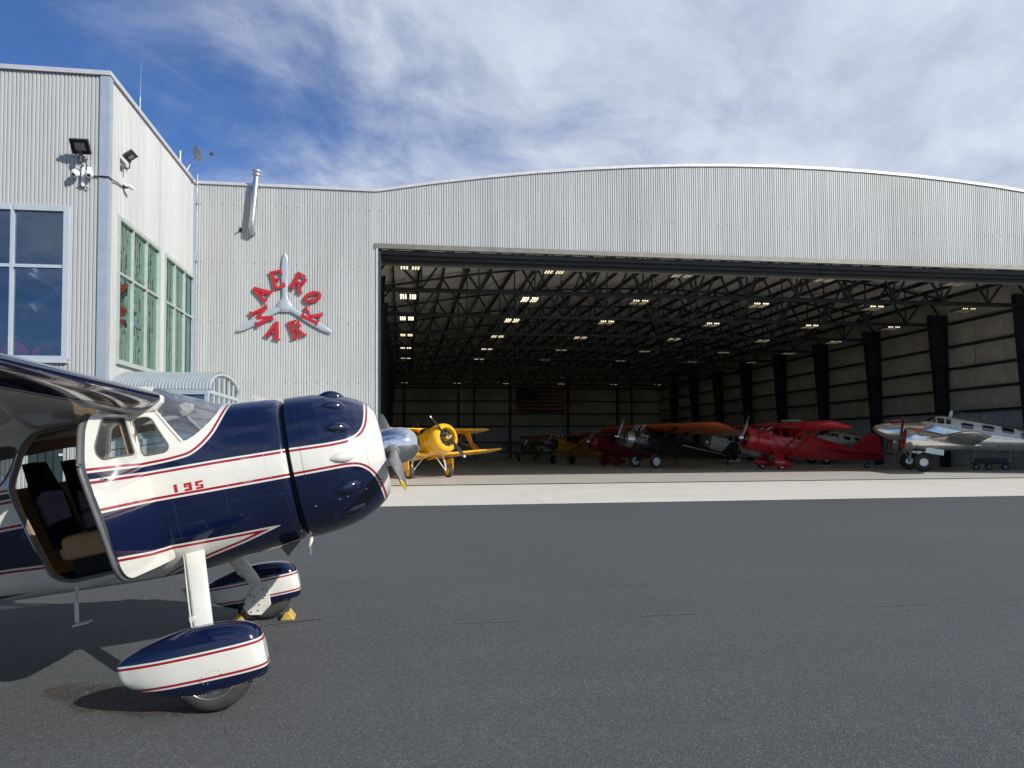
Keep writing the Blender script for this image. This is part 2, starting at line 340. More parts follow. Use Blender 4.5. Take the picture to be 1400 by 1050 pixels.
# ------------------------------------------------------------------ mesh helpers
class MB:
    def __init__(s): s.v = []; s.f = []
    def add(s, v, f):
        o = len(s.v); s.v += [tuple(map(float, p)) for p in v]; s.f += [tuple(i + o for i in q) for q in f]; return s
    def box(s, x0, x1, y0, y1, z0, z1):
        return s.add([(x0, y0, z0), (x1, y0, z0), (x1, y1, z0), (x0, y1, z0), (x0, y0, z1), (x1, y0, z1), (x1, y1, z1), (x0, y1, z1)],
                     [(0, 3, 2, 1), (4, 5, 6, 7), (0, 1, 5, 4), (1, 2, 6, 5), (2, 3, 7, 6), (3, 0, 4, 7)])
    def beam(s, p, q, w, h, up=(0, 0, 1)):
        p = Vector(p); q = Vector(q); d = (q - p).normalized(); u = Vector(up)
        if abs(d.dot(u)) > 0.98: u = Vector((0, 1, 0))
        a = d.cross(u).normalized() * w / 2; c = a.cross(d).normalized() * h / 2
        vs = [x + i * a + j * c for x in (p, q) for i, j in ((-1, -1), (1, -1), (1, 1), (-1, 1))]
        return s.add(vs, [(0, 1, 2, 3), (7, 6, 5, 4), (0, 4, 5, 1), (1, 5, 6, 2), (2, 6, 7, 3), (3, 7, 4, 0)])
    def tube(s, pts, r, n=8, cap=True):
        pts = [Vector(p) for p in pts]; rs = r if isinstance(r, (list, tuple)) else [r] * len(pts)
        rings = []
        for i, p in enumerate(pts):
            d = (pts[min(i + 1, len(pts) - 1)] - pts[max(i - 1, 0)]).normalized()
            u = Vector((0, 0, 1)) if abs(d.z) < 0.9 else Vector((0, 1, 0))
            a = d.cross(u).normalized(); c = a.cross(d).normalized()
            rings.append([p + (a * cos(2 * pi * k / n) + c * sin(2 * pi * k / n)) * rs[i] for k in range(n)])
        return s.loft(rings, cap, cap)
    def loft(s, rings, c0=True, c1=True, closed=True):
        n = len(rings[0]); o = len(s.v)
        for R in rings: s.v += [tuple(map(float, p)) for p in R]
        for i in range(len(rings) - 1):
            for k in range(n if closed else n - 1):
                a = o + i * n + k; b_ = o + i * n + (k + 1) % n
                s.f.append((a, b_, b_ + n, a + n))
        if c0: s.f.append(tuple(o + k for k in range(n - 1, -1, -1)))
        if c1: s.f.append(tuple(o + (len(rings) - 1) * n + k for k in range(n)))
        return s
    def lathe(s, prof, org=(0, 0, 0), axis=(1, 0, 0), n=24, c0=False, c1=False):
        org = Vector(org); d = Vector(axis).normalized(); u = Vector((0, 0, 1)) if abs(d.z) < 0.9 else Vector((0, 1, 0))
        a = d.cross(u).normalized(); c = a.cross(d).normalized()
        return s.loft([[org + d * t + (a * cos(2 * pi * k / n) + c * sin(2 * pi * k / n)) * r for k in range(n)] for t, r in prof], c0, c1)
    def prism(s, poly, fn, off):
        off = Vector(off); a = [Vector(fn(*p)) for p in poly]; n = len(a)
        return s.add(a + [p + off for p in a], [tuple(range(n - 1, -1, -1)), tuple(range(n, 2 * n))] + [(i, (i + 1) % n, (i + 1) % n + n, i + n) for i in range(n)])
    def ball(s, c, r, n=10):
        c = Vector(c); rr = r if isinstance(r, (tuple, list)) else (r, r, r)
        rings = [[(c.x + rr[0] * sin(t) * cos(2 * pi * k / n), c.y + rr[1] * sin(t) * sin(2 * pi * k / n), c.z + rr[2] * cos(t)) for k in range(n)] for t in [pi * (i + 0.02) / (n // 2 + 0.04) for i in range(n // 2 + 1)]]
        return s.loft(rings)
def link(o, parent=None):
    COL.objects.link(o)
    if parent: o.parent = parent
    return o
def set_smooth(me, ang):
    if ang:
        me.shade_smooth(); me.set_sharp_from_angle(angle=radians(ang))
def recalc(me):
    import bmesh
    bm = bmesh.new(); bm.from_mesh(me); bmesh.ops.recalc_face_normals(bm, faces=bm.faces); bm.to_mesh(me); bm.free()
def build(name, mb, mat_, parent=None, smooth=0, label=None, fix=True, bevel=0):
    me = bpy.data.meshes.new(name); me.from_pydata(mb.v, [], mb.f); me.materials.append(mat_)
    if fix: recalc(me)
    me.update(); set_smooth(me, smooth)
    o = bpy.data.objects.new(name, me); link(o, parent)
    if bevel:
        bv = o.modifiers.new('edge', 'BEVEL'); bv.width = bevel; bv.segments = 2; bv.limit_method = 'ANGLE'; bv.angle_limit = radians(40)
    if label: o['label'] = label
    return o
def reuse(name, src, parent=None, loc=(0, 0, 0), rot=None, scale=None):
    o = bpy.data.objects.new(name, src.data); link(o, parent); o.location = loc
    if rot: o.rotation_euler = rot
    if scale: o.scale = scale
    return o
def thing(name, label, cat, loc=(0, 0, 0), rot=(0, 0, 0), group=None):
    o = bpy.data.objects.new(name, None); o.empty_display_size = 0.3; COL.objects.link(o)
    o.location = loc; o.rotation_euler = rot; tag(o, label, cat, group); return o
def tag(o, label, cat, group=None):
    o['label'] = label; o['category'] = cat
    if group: o['group'] = group
    return o
def struct(o, label=None, kind='structure'):
    o['kind'] = kind
    if label: o['label'] = label
    return o
def copy_tree(o, parent=None):
    c = o.copy(); COL.objects.link(c); c.parent = parent
    for ch in [x for x in o.children]: copy_tree(ch, c)
    return c
def pchip(xs, ys, x):
    xs = np.array(xs, float); ys = np.array(ys, float); h = np.diff(xs); d = np.diff(ys) / h
    mm = np.zeros(len(xs)); mm[0] = d[0]; mm[-1] = d[-1]
    for i in range(1, len(xs) - 1):
        if d[i - 1] * d[i] > 0:
            w1 = 2 * h[i] + h[i - 1]; w2 = h[i] + 2 * h[i - 1]; mm[i] = (w1 + w2) / (w1 / d[i - 1] + w2 / d[i])
    x = np.clip(np.asarray(x, float), xs[0], xs[-1]); k = np.clip(np.searchsorted(xs, x) - 1, 0, len(h) - 1)
    t = (x - xs[k]) / h[k]
    return ((1 + 2 * t) * (1 - t) ** 2 * ys[k] + t * (1 - t) ** 2 * h[k] * mm[k] + t * t * (3 - 2 * t) * ys[k + 1] + t * t * (t - 1) * h[k] * mm[k + 1])
def poly_sd(P, poly):
    """signed distance of points P (n,2) to a polygon, negative inside"""
    poly = np.array(poly, float); n = len(poly); d = np.full(len(P), 1e9); ins = np.zeros(len(P), bool)
    for i in range(n):
        a = poly[i]; b_ = poly[(i + 1) % n]; e = b_ - a; w = P - a
        t = np.clip((w @ e) / max(e @ e, 1e-12), 0, 1)
        d = np.minimum(d, np.hypot(*(w - t[:, None] * e).T))
        c1 = (a[1] > P[:, 1]) != (b_[1] > P[:, 1])
        with np.errstate(divide='ignore', invalid='ignore'):
            xi = (b_[0] - a[0]) * (P[:, 1] - a[1]) / (b_[1] - a[1]) + a[0]
        ins ^= c1 & (P[:, 0] < xi)
    return np.where(ins, -d, d)
def round_poly(poly, r, k=4, keep=()):
    out_ = []; n = len(poly)
    for i in range(n):
        if tuple(poly[i]) in keep: out_.append(tuple(poly[i])); continue
        p = Vector(poly[i]); a = Vector(poly[i - 1]); c = Vector(poly[(i + 1) % n])
        da = min(r, (a - p).length * 0.45); dc = min(r, (c - p).length * 0.45)
        s = p + (a - p).normalized() * da; e = p + (c - p).normalized() * dc
        for j in range(k + 1):
            t = j / k; q = s * (1 - t) ** 2 + p * 2 * t * (1 - t) + e * t * t; out_.append((q.x, q.y))
    return out_
def clip(V, F, S, keep_pos=True):
    """the part of a triangle mesh where S > 0 (or < 0); cut edges are interpolated so the outline is smooth"""
    s = S if keep_pos else -S
    V2 = []; F2 = []; idx = {}; cut = {}
    def g(i):
        if i not in idx: idx[i] = len(V2); V2.append(V[i])
        return idx[i]
    def e(i, j):
        k = (i, j) if i < j else (j, i)
        if k not in cut:
            t = s[k[0]] / (s[k[0]] - s[k[1]]); cut[k] = len(V2); V2.append(V[k[0]] * (1 - t) + V[k[1]] * t)
        return cut[k]
    for f in F:
        pos = [s[i] > 0 for i in f]; c = sum(pos)
        if c == 3: F2.append((g(f[0]), g(f[1]), g(f[2])))
        elif c:
            r = []
            for a in range(3):
                i = f[a]; j = f[(a + 1) % 3]
                if s[i] > 0: r.append(g(i))
                if (s[i] > 0) != (s[j] > 0): r.append(e(i, j))
            F2 += [tuple(r[x] for x in (0, q, q + 1)) for q in range(1, len(r) - 1)]
    return (np.array(V2) if V2 else np.zeros((0, V.shape[1]))), F2
def grid_tris(nx, nt_, closed=True):
    F = []
    for i in range(nx - 1):
        for k in range(nt_ if closed else nt_ - 1):
            a = i * nt_ + k; b_ = i * nt_ + (k + 1) % nt_
            F += [(a, b_, b_ + nt_), (a, b_ + nt_, a + nt_)]
    return F
def raw(name, V, F, mat_, parent=None, smooth=40, sd=None, label=None):
    me = bpy.data.meshes.new(name); me.from_pydata([tuple(p[:3]) for p in V], [], F); me.materials.append(mat_)
    if sd is not None:
        a = me.attributes.new('livery', 'FLOAT', 'POINT'); a.data.foreach_set('value', np.asarray(sd, np.float32))
    me.update(); set_smooth(me, smooth)
    o = bpy.data.objects.new(name, me); link(o, parent)
    if label: o['label'] = label
    return o

# =================================================================== THE SETTING
W = 31.35            # plane of the hangar front
XO, XE = -1.06, 39.6 # opening's left jamb, right end of the arched roof
HD = 10.2            # underside of the cladding over the door
BACK = 107.8
XL, XR = -2.2, 38.95 # inner faces of the hangar's long walls
SX, CY_ = -8.397, 22.46   # office side wall, office front wall
ARCH = lambda x: 14.38 - 2.0 * ((min(max(x, -1.06), 39.06) - 19.0) / 20.2) ** 2

def sheet(name, x0, x1, y0, y1, z, mat_, parent=None, nx=1, ny=1):
    mb = MB(); vs = [(x0 + (x1 - x0) * i / nx, y0 + (y1 - y0) * j / ny, z) for j in range(ny + 1) for i in range(nx + 1)]
    mb.add(vs, [(j * (nx + 1) + i, j * (nx + 1) + i + 1, (j + 1) * (nx + 1) + i + 1, (j + 1) * (nx + 1) + i) for j in range(ny) for i in range(nx)])
    return build(name, mb, mat_, parent, fix=False)
struct(sheet('ground', -3000, 3000, -3000, 3000, -0.03, M['ground']), 'dry open airfield ground reaching the horizon')
struct(sheet('asphalt_ramp', -120, 160, -90, 120, 0.0, M['asphalt']), 'dark grey asphalt ramp in front of the hangar')
# concrete strip before the doors: two rows of cast slabs with open joints
apron = struct(bpy.data.objects.new('concrete_apron', None), 'pale concrete strip between asphalt and hangar door'); COL.objects.link(apron)
APE = 20.5
slab_src = None
for j, (ya, yb) in enumerate(((APE, 25.85), (25.862, 30.93))):
    for i in range(11):
        x0 = -5.4 + i * 4.7; mb = MB(); mb.box(x0, x0 + 4.688, ya, yb, -0.02, 0.006)
        build('concrete_slab', mb, M['concrete'], apron)
mb = MB(); mb.box(-5.4, 46.3, 30.942, 31.86, -0.02, 0.004)
trk = struct(build('door_track_channel', mb, M['track']), 'stained channel of the sliding hangar doors')
for y in (31.08, 31.34, 31.6):
    mb = MB(); mb.box(XO, 46.2, y, y + 0.05, 0.0, 0.012); build('steel_rail', mb, M['darksteel'], trk)
hf = struct(bpy.data.objects.new('hangar_floor', None), 'sealed concrete floor inside the hangar'); COL.objects.link(hf)
for j in range(10):
    for i in range(5):
        x0 = XL + i * 8.24; y0 = 31.872 + j * 7.6
        mb = MB(); mb.box(x0, x0 + 8.23, y0, y0 + 7.59, -0.02, 0.006); build('floor_slab', mb, M['floor'], hf)

def blob(name, pts, z, mat_, jag=0.03, sub=10, centre=None):
    q = []
    n = len(pts)
    for i in range(n):
        a = Vector(pts[i]); b_ = Vector(pts[(i + 1) % n])
        for k in range(sub):
            p = a.lerp(b_, k / sub); q.append((p.x + random.uniform(-jag, jag), p.y + random.uniform(-jag, jag), z))
    if centre:
        q = [(centre[0] + (p[0] - centre[0]) * k, centre[1] + (p[1] - centre[1]) * k, z) for p, k in zip(q, [1 + .035 * random.uniform(-1, 1) + .10 * sin(i * .23 + 1) + .05 * sin(i * .71) for i in range(len(q))])]
    cx_, cy_ = centre or (sum(p[0] for p in q) / len(q), sum(p[1] for p in q) / len(q))
    mb = MB(); mb.add([(cx_, cy_, z)] + q, [(0, i + 1, (i + 1) % len(q) + 1) for i in range(len(q))]); return build(name, mb, mat_, fix=False)
for a, b_, w in ((0.50, 0.73, .035), (0.80, 1.05, .04), (2.24, 2.46, .03), (2.50, 2.76, .035), (4.66, 5.2, .03)):
    y = 6.79; struct(blob('tar_strip', [(a, y - w), (b_, y - w + .03), (b_, y + w), (a, y + w - .02)], 0.004, M['tar'], 0.004, 3), 'dark sealed crack in the asphalt')
q = []
for i in range(90):
    x = -6 + i * 0.2; q.append((x, 6.74 + 0.012 * x + 0.018 * sin(x * 2.1) + random.uniform(-.006, .006)))
mb = MB(); mb.add([(x, y - .003, 0.0035) for x, y in q] + [(x, y + .003, 0.0035) for x, y in q], [(i, i + 1, i + 91, i + 90) for i in range(89)])
struct(build('asphalt_seam', mb, M['tar']), 'thin seam running across the asphalt')

# ------------------------------------------------------------------ corrugated cladding
PROF = ((0.0, 0.0), (0.22, 0.06), (0.44, 0.0), (0.58, -1.0), (0.72, -1.0), (0.86, 0.0))
def corr(mb, a0, a1, zlo, zhi, place, pitch=0.105, depth=0.028):
    """vertical ribs between a0 and a1; zlo, zhi numbers or functions of a; place(a, off, z) -> point"""
    fa = zlo if callable(zlo) else (lambda a: zlo); fb = zhi if callable(zhi) else (lambda a: zhi)
    pts = []; k = math.floor(a0 / pitch); jr = random.Random(int(a0 * 977) + 5)
    pts.append((a0, 0.0))
    while k * pitch < a1:
        ja, jd = jr.uniform(-.07, .07), jr.uniform(.8, 1.1)
        for f, o in PROF:
            a = (k + f + ja * (0 < f < .9)) * pitch
            if a0 < a < a1 and a > pts[-1][0] + 1e-4: pts.append((a, o * depth * jd))
        k += 1
    pts.append((a1, 0.0))
    n = len(pts); v = []
    for a, o in pts: v += [place(a, o, fa(a)), place(a, o, fb(a))]
    mb.add(v, [(2 * i, 2 * i + 2, 2 * i + 3, 2 * i + 1) for i in range(n - 1)])
FRONT = lambda yy: (lambda a, o, z: (a, yy - o - 0.022, z))       # ribs stand towards -Y
SIDE = lambda xx: (lambda a, o, z: (xx + o + 0.022, a, z))        # ribs stand towards +X

hangar = thing('hangar', 'huge pale corrugated hangar with arched roofline and one wide open door', 'hangar', (0, 0, 0))
mb = MB(); corr(mb, SX, XO - 0.02, 0.0, 12.40, FRONT(W)); build('front_cladding', mb, M['facade'], hangar, fix=False, label='plain tall corrugated wall left of the door')
mb = MB(); corr(mb, XO - 0.02, XE, HD, ARCH, FRONT(W)); build('front_cladding', mb, M['facade'], hangar, fix=False, label='corrugated band arching over the open door')
mb = MB(); corr(mb, 38.6, XE, 0.0, HD - 0.01, FRONT(W)); build('front_cladding', mb, M['facade'], hangar, fix=False)
# screws along the girt lines
mb = MB()
for z in (1.9, 4.3, 6.75, 9.2, 11.6):
    x = SX + 0.3
    while x < XE:
        if (x < XO - .1 or z > HD) and z < ARCH(x) - .2: mb.box(x - .012, x + .012, W - .032, W - .018, z - .012 + random.uniform(-.01, .01), z + .012)
        x += 0.42
s_ = build('cladding_screws', mb, M['darksteel'], hangar); s_['kind'] = 'stuff'
# parapet flashing along the top
mb = MB(); prev = None
xs = [SX, -4.5, XO] + [XO + (XE - XO) * i / 18 for i in range(1, 19)]
for a, b_ in zip(xs[:-1], xs[1:]):
    mb.beam((a, W + 0.05, ARCH(a) + 0.05), (b_, W + 0.05, ARCH(b_) + 0.05), 0.26, 0.12)
build('parapet_flashing', mb, M['cap'], hangar)
mb = MB(); mb.box(XO - 0.03, XO + 0.05, W - 0.06, W + 0.30, 0, HD); build('door_jamb', mb, M['cap'], hangar)
mb = MB(); mb.box(XO + 0.05, XO + 0.16, W - 0.02, W + 0.42, 0, HD - 0.3); build('door_jamb', mb, M['darksteel'], hangar, label='dark inner door post')
mb = MB(); mb.box(XO - 0.1, 38.7, W - 0.07, W + 0.12, HD - 0.20, HD - 0.002); build('door_header', mb, M['header'], hangar)
for i, (y, z0, z1, k) in enumerate(((W + 0.14, 9.82, 9.97, 'darksteel'), (W + 0.42, 9.70, 9.90, 'darksteel'), (W + 0.72, 9.60, 9.80, 'darksteel'), (W + 0.98, 9.55, 9.68, 'header'))):
    mb = MB(); mb.box(XO + 0.17, 38.6, y, y + 0.16, z0, z1); build('door_rail', mb, M[k], hangar)
# roof: weathered steel above, quilted insulation below
def roof_sheet(off, y0, y1, x0=XL - .1, x1=XE, ny=24):
    mb = MB(); xs = [x0] + [XO + (39.06 - XO) * i / 26 for i in range(27)] + [x1]
    v = [(x, y0 + (y1 - y0) * j / ny, ARCH(x) + off) for j in range(ny + 1) for x in xs]; n = len(xs)
    mb.add(v, [(j * n + i, j * n + i + 1, (j + 1) * n + i + 1, (j + 1) * n + i) for j in range(ny) for i in range(n - 1)])
    return mb
build('roof', roof_sheet(-0.02, W, BACK + .2), M['cap'], hangar, fix=False)
build('roof_insulation', roof_sheet(-0.14, W + .1, BACK), M['roofliner'], hangar, fix=False)
mb = MB(); mb.box(SX - .1, XL, W + 0.06, 60, 12.2, 12.36); build('annex_roof', mb, M['cap'], hangar)
mb = MB(); mb.box(XL - 0.1, XL, W + 0.1, BACK, 0, 12.24); build('side_wall', mb, M['liner'], hangar, label='inner left wall of the hangar')
# steel frame: trusses, purlins, columns
TY = [40.3 + 7.5 * k for k in range(9)]
TB = 10.15
NP = 13
def truss(k, y):
    T = build('roof_truss', MB().beam((XL + .1, y, TB), (XR - .2, y, TB), 0.22, 0.16).beam((XL + .1, y, TB + .10), (XR - .2, y, TB + .10), 0.05, 0.10), M['darksteel'], hangar)
    xs = [XL + .1 + (XR - XL - .3) * i / (2 * NP) for i in range(2 * NP + 1)]
    mb = MB()
    for a, b_ in zip(xs[:-1], xs[1:]): mb.beam((a, y, ARCH(a) - .46), (b_, y, ARCH(b_) - .46), 0.2, 0.11)
    build('top_chord', mb, M['darksteel'], T)
    webs = []
    for i in range(2 * NP):
        a, b_ = xs[i], xs[i + 1]
        if i % 2 == 0: webs.append(((a, y, TB + .1), (b_, y, ARCH(b_) - .55), .11))
        else: webs.append(((a, y, ARCH(a) - .55), (b_, y, TB + .1), .11))
        if i % 2 == 0 and i: webs.append(((a, y + .02, TB + .1), (a, y + .02, ARCH(a) - .55), .075))
    if k < 3:
        for p, q, w in webs: build('web_member', MB().beam(p, q, w, w, up=(0, 1, 0)), M['darksteel'], T)
    else:
        mb = MB()
        for p, q, w in webs: mb.beam(p, q, w, w, up=(0, 1, 0))
        build('web_members', mb, M['darksteel'], T)['kind'] = 'stuff'
for k, y in enumerate(TY): truss(k, y)
for i in range(2 * NP + 1):
    x = XL + .1 + (XR - XL - .3) * i / (2 * NP); z = ARCH(x) - .29
    mb = MB(); mb.beam((x, W + .3, z), (x, BACK - .2, z), 0.09 if i % 2 else 0.17, 0.22); build('purlin', mb, M['darksteel'], hangar)
for k in range(9):
    y0 = (W + 1 if k == 0 else TY[k - 1]); y1 = TY[k]
    for i in range(0, 2 * NP, 2):
        xa = XL + .1 + (XR - XL - .3) * i / (2 * NP); xb = XL + .1 + (XR - XL - .3) * (i + 2) / (2 * NP)
        if (i // 2 + k) % 4: continue
        mb = MB(); mb.tube([(xa, y0, ARCH(xa) - .62), (xb, y1, ARCH(xb) - .62)], 0.018, 5); mb.tube([(xb, y0, ARCH(xb) - .62), (xa, y1, ARCH(xa) - .62)], 0.018, 5)
        build('sway_rod', mb, M['darksteel'], hangar)
def column(x_wall, x_top, x_bot, y):
    mb = MB()
    mb.prism([(x_wall, 0), (x_bot, 0), (x_top, 10.9), (x_wall, 10.9)], lambda a, z: (a, y - .02, z), (0, .04, 0))   # web
    d = -1 if x_top < x_wall else 1
    mb.beam((x_bot, y, 0), (x_top, y, 10.9), 0.44, 0.03, up=(1, 0, 0)); mb.box(x_wall - .015, x_wall + .015, y - .2, y + .2, 0, 10.9)
    for z in (3.6, 7.2, 10.1):
        t = z / 10.9; xi = x_bot + (x_top - x_bot) * t
        mb.box(min(x_wall, xi) + .02, max(x_wall, xi) - .02, y - .19, y + .19, z - .012, z + .012)
    build('column', mb, M['column'], hangar)
for y in [33.2] + TY:
    column(XR - .25, XR - 1.55, XR - .75, y); column(XL + .12, XL + 1.3, XL + .6, y)
# right wall: grey steel wainscot below, insulation panels between girts above
GZ = [3.9, 5.45, 6.97, 8.55, 10.2, 12.2]
ys = [31.6] + TY + [BACK]
for a, b_ in zip(ys[:-1], ys[1:]):
    mb = MB(); corr(mb, a, b_, 0.0, 3.9, lambda t, o, z: (XR - .03 - o, t, z), 0.3, 0.03); build('wainscot_sheet', mb, M['wainscot'], hangar, fix=False)
    for za, zb in zip(GZ[:-1], GZ[1:]):
        for k in range(3):
            y0 = a + (b_ - a) * k / 3; y1 = a + (b_ - a) * (k + 1) / 3
            mb = MB(); c = random.uniform(.0, .03)
            v = []
            for u in range(5):
                for w_ in range(4):
                    t, s = u / 4, w_ / 3
                    v.append((XR - 0.01 - .07 * sin(pi * t) * sin(pi * s) - c, y0 + .02 + (y1 - y0 - .04) * t, za + .02 + (zb - za - .04) * s))
            mb.add(v, [(u * 4 + w_, u * 4 + w_ + 1, u * 4 + w_ + 5, u * 4 + w_ + 4) for u in range(4) for w_ in range(3)])
            build('wall_panel', mb, M['liner'], hangar, smooth=60, fix=False)
for z in GZ[:-1]:
    mb = MB(); mb.box(XR - .26, XR - .1, 31.7, BACK, z - .09, z + .09); build('girt', mb, M['darksteel'], hangar)
mb = MB(); mb.box(XR + .02, XR + .12, W + .1, BACK + .1, 0, 12.24); build('side_wall', mb, M['facade'], hangar, label='outer right wall of the hangar')
# back wall
mb = MB(); mb.box(XL, XR, BACK + .02, BACK + .15, 0, 14.4); build('back_wall', mb, M['liner'], hangar)
BZ = [4.63, 6.47, 8.35, 10.26, 12.1]
bx = [XL, 0.3, 8.1, 15.7, 24.4, 32.0, XR]
for a, b_ in zip(bx[:-1], bx[1:]):
    n = max(1, round((b_ - a) / 2.6))
    mb = MB(); corr(mb, a, b_, 0.0, BZ[0], lambda t, o, z: (t, BACK - .02 + o, z), 0.3, 0.03); build('wainscot_sheet', mb, M['wainscot'], hangar, fix=False)
    for za, zb in zip(BZ[:-1], BZ[1:]):
        for k in range(n):
            x0 = a + (b_ - a) * k / n; x1 = a + (b_ - a) * (k + 1) / n
            mb = MB(); c = random.uniform(0, .03)
            v = [(x0 + .03 + (x1 - x0 - .06) * u / 4, BACK - .01 - .08 * sin(pi * u / 4) * sin(pi * w_ / 3) - c, za + .03 + (zb - za - .06) * w_ / 3) for u in range(5) for w_ in range(4)]
            mb.add(v, [(u * 4 + w_, u * 4 + w_ + 1, u * 4 + w_ + 5, u * 4 + w_ + 4) for u in range(4) for w_ in range(3)])
            build('wall_panel', mb, M['liner'], hangar, smooth=60, fix=False)
for z in BZ[:-1] + [2.3]:
    mb = MB(); mb.box(XL + .1, XR - .1, BACK - .3, BACK - .13, z - .1, z + .1); build('girt', mb, M['darksteel'], hangar)
for x in (0.3, 8.1, 10.4, 15.7, 24.4, 32.0, 34.2):
    w = .2 if x in (10.4, 34.2) else .34
    mb = MB(); mb.box(x - w / 2, x + w / 2, BACK - .55, BACK - .31, 0, 12.3); build('wall_post', mb, M['darksteel'], hangar)

# ------------------------------------------------------------------ flag on the back wall
flag = thing('flag', 'large stars and stripes flag hung flat on the far wall', 'flag', (16.6, BACK - .62, 6.8))
FW, FH = 7.16, 3.57
mb = MB()
for i in range(6): mb.box(0, FW, -.02, 0, FH * (2 * i + 1) / 13, FH * (2 * i + 2) / 13)
build('white_stripes', mb, M['flagwhite'], flag)
mb = MB()
for i in range(7): mb.box(0, FW, -.02, 0, FH * (2 * i) / 13, FH * (2 * i + 1) / 13)
build('red_stripes', mb, M['flagred'], flag)
mb = MB(); mb.box(0, FW * .4, -.03, -.021, FH * 6 / 13, FH + .001); build('canton', mb, M['flagblue'], flag)
mb = MB()
for r in range(9):
    for c in range(6 if r % 2 == 0 else 5):
        cx = FW * .4 * (c * 2 + (1 if r % 2 == 0 else 2)) / 12; cz = FH * 6 / 13 + FH * 7 / 13 * (r + 1) / 10
        mb.prism([(cx + (.11 if k % 2 == 0 else .045) * sin(pi * k / 5), cz + (.11 if k % 2 == 0 else .045) * cos(pi * k / 5)) for k in range(10)], lambda a, z: (a, -.036, z), (0, .004, 0))
build('stars', mb, M['flagwhite'], flag)['kind'] = 'stuff'

# ------------------------------------------------------------------ ceiling lights
LX = [0.35, 7.65, 14.5, 22.5, 30.35, 37.0]; LZ = 10.55
def make_light():
    t = thing('ceiling_light', 'lit six tube light hanging under the hangar roof', 'ceiling light', (0, 0, 0), group='rows of lit tube lights under the hangar roof')
    mb = MB(); mb.box(-.52, .52, -.62, .62, .06, .12)
    mb2 = MB()
    for x in (-.53, .51): mb.box(x, x + .02, -.62, .62, -.02, .12)
    for y in (-.64, .62): mb.box(-.53, .53, y, y + .02, .05, .12)
    for x in (-.50, -.35, -.21, -.07, .07, .21, .35, .49): mb2.box(x, x + .012, -.61, .61, -.058, .06)
    build('housing', mb, M['louver'], t); build('louvers', mb2, M['louver'], t)['kind'] = 'stuff'
    mb = MB()
    for x in (-.42, -.28, -.14, .14, .28, .42): mb.tube([(x, -.58, .02), (x, .58, .02)], .035, 6)
    build('tubes', mb, M['tube'], t)
    mb = MB()
    for x in (-.4, .4): mb.tube([(x, 0, .12), (x * .3, 0, 1.5)], .008, 4)
    build('hanger', mb, M['darksteel'], t)
    return t
L0 = make_light(); first = True
NTH = ['first', 'second', 'third', 'fourth', 'fifth', 'sixth', 'seventh', 'eighth', 'ninth', 'tenth']
ROWS = ['leftmost', 'second leftmost', 'third leftmost', 'third rightmost', 'second rightmost', 'rightmost']
for x in LX:
    for k in range(10):
        y = 36.6 + 7.5 * k
        o = L0 if first else copy_tree(L0); first = False
        o['label'] = 'lit tube light, %s from the door in the %s row under the roof' % (NTH[k], ROWS[LX.index(x)])
        o.location = (x + random.uniform(-.05, .05), y, LZ); o.rotation_euler = (0, 0, random.uniform(-.02, .02))

# ------------------------------------------------------------------ office building on the left
office = thing('office_building', 'tall pale corrugated office block with dark upper windows at left', 'building', (0, 0, 0))
FX0, FX1, FZ0, FZ1 = -13.72, -9.44, 4.16, 8.44          # front window opening
mb = MB()
corr(mb, -26, FX0, 0, 12.36, FRONT(CY_)); corr(mb, FX1, SX - 0.02, 0, 12.36, FRONT(CY_))
corr(mb, FX0, FX1, FZ1, 12.36, FRONT(CY_)); corr(mb, FX0, -10.35, 0, FZ0, FRONT(CY_)); corr(mb, -9.32, FX1, 0, FZ0, FRONT(CY_)); corr(mb, -10.35, FX1 if FX1 < -9.32 else -9.32, 2.3, FZ0, FRONT(CY_))
build('front_cladding', mb, M['facade'], office, fix=False)
WY = [(23.32, 27.05), (27.68, 31.30)]; WZ0, WZ1 = 4.22, 8.53
mb = MB(); sp = [CY_ + .02] + [y for w in WY for y in w] + [W - .02]
for i in range(0, len(sp), 2):
    if sp[i + 1] - sp[i] > .03: corr(mb, sp[i], sp[i + 1], 0, 12.36, SIDE(SX))
for a, b_ in WY: corr(mb, a, b_, 0, WZ0, SIDE(SX)); corr(mb, a, b_, WZ1, 12.36, SIDE(SX))
build('side_cladding', mb, M['facade'], office, fix=False)
mb = MB(); mb.box(SX - .20, SX + .06, CY_ - .06, CY_ + .20, 0, 12.37); build('corner_trim', mb, M['trim'], office)
mb = MB(); mb.box(SX - .02, SX + .10, W - .18, W - .03, 0, 12.3); build('corner_trim', mb, M['trim'], office)
mb = MB(); mb.box(-26, SX + .09, CY_ - .09, CY_ + .3, 12.371, 12.50); mb.box(SX - .3, SX + .09, CY_ + .301, W - .05, 12.371, 12.50); build('parapet_flashing', mb, M['cap'], office)
mb = MB(); mb.box(-26, SX - .31, CY_ + .31, W + 18, 12.1, 12.34); build('roof', mb, M['cap'], office)
mb = MB(); mb.box(-26, -25.8, CY_, W + 18, 0, 12.1); mb.box(-26, SX - .1, W + 17.8, W + 18, 0, 12.1); build('rear_wall', mb, M['facade'], office)
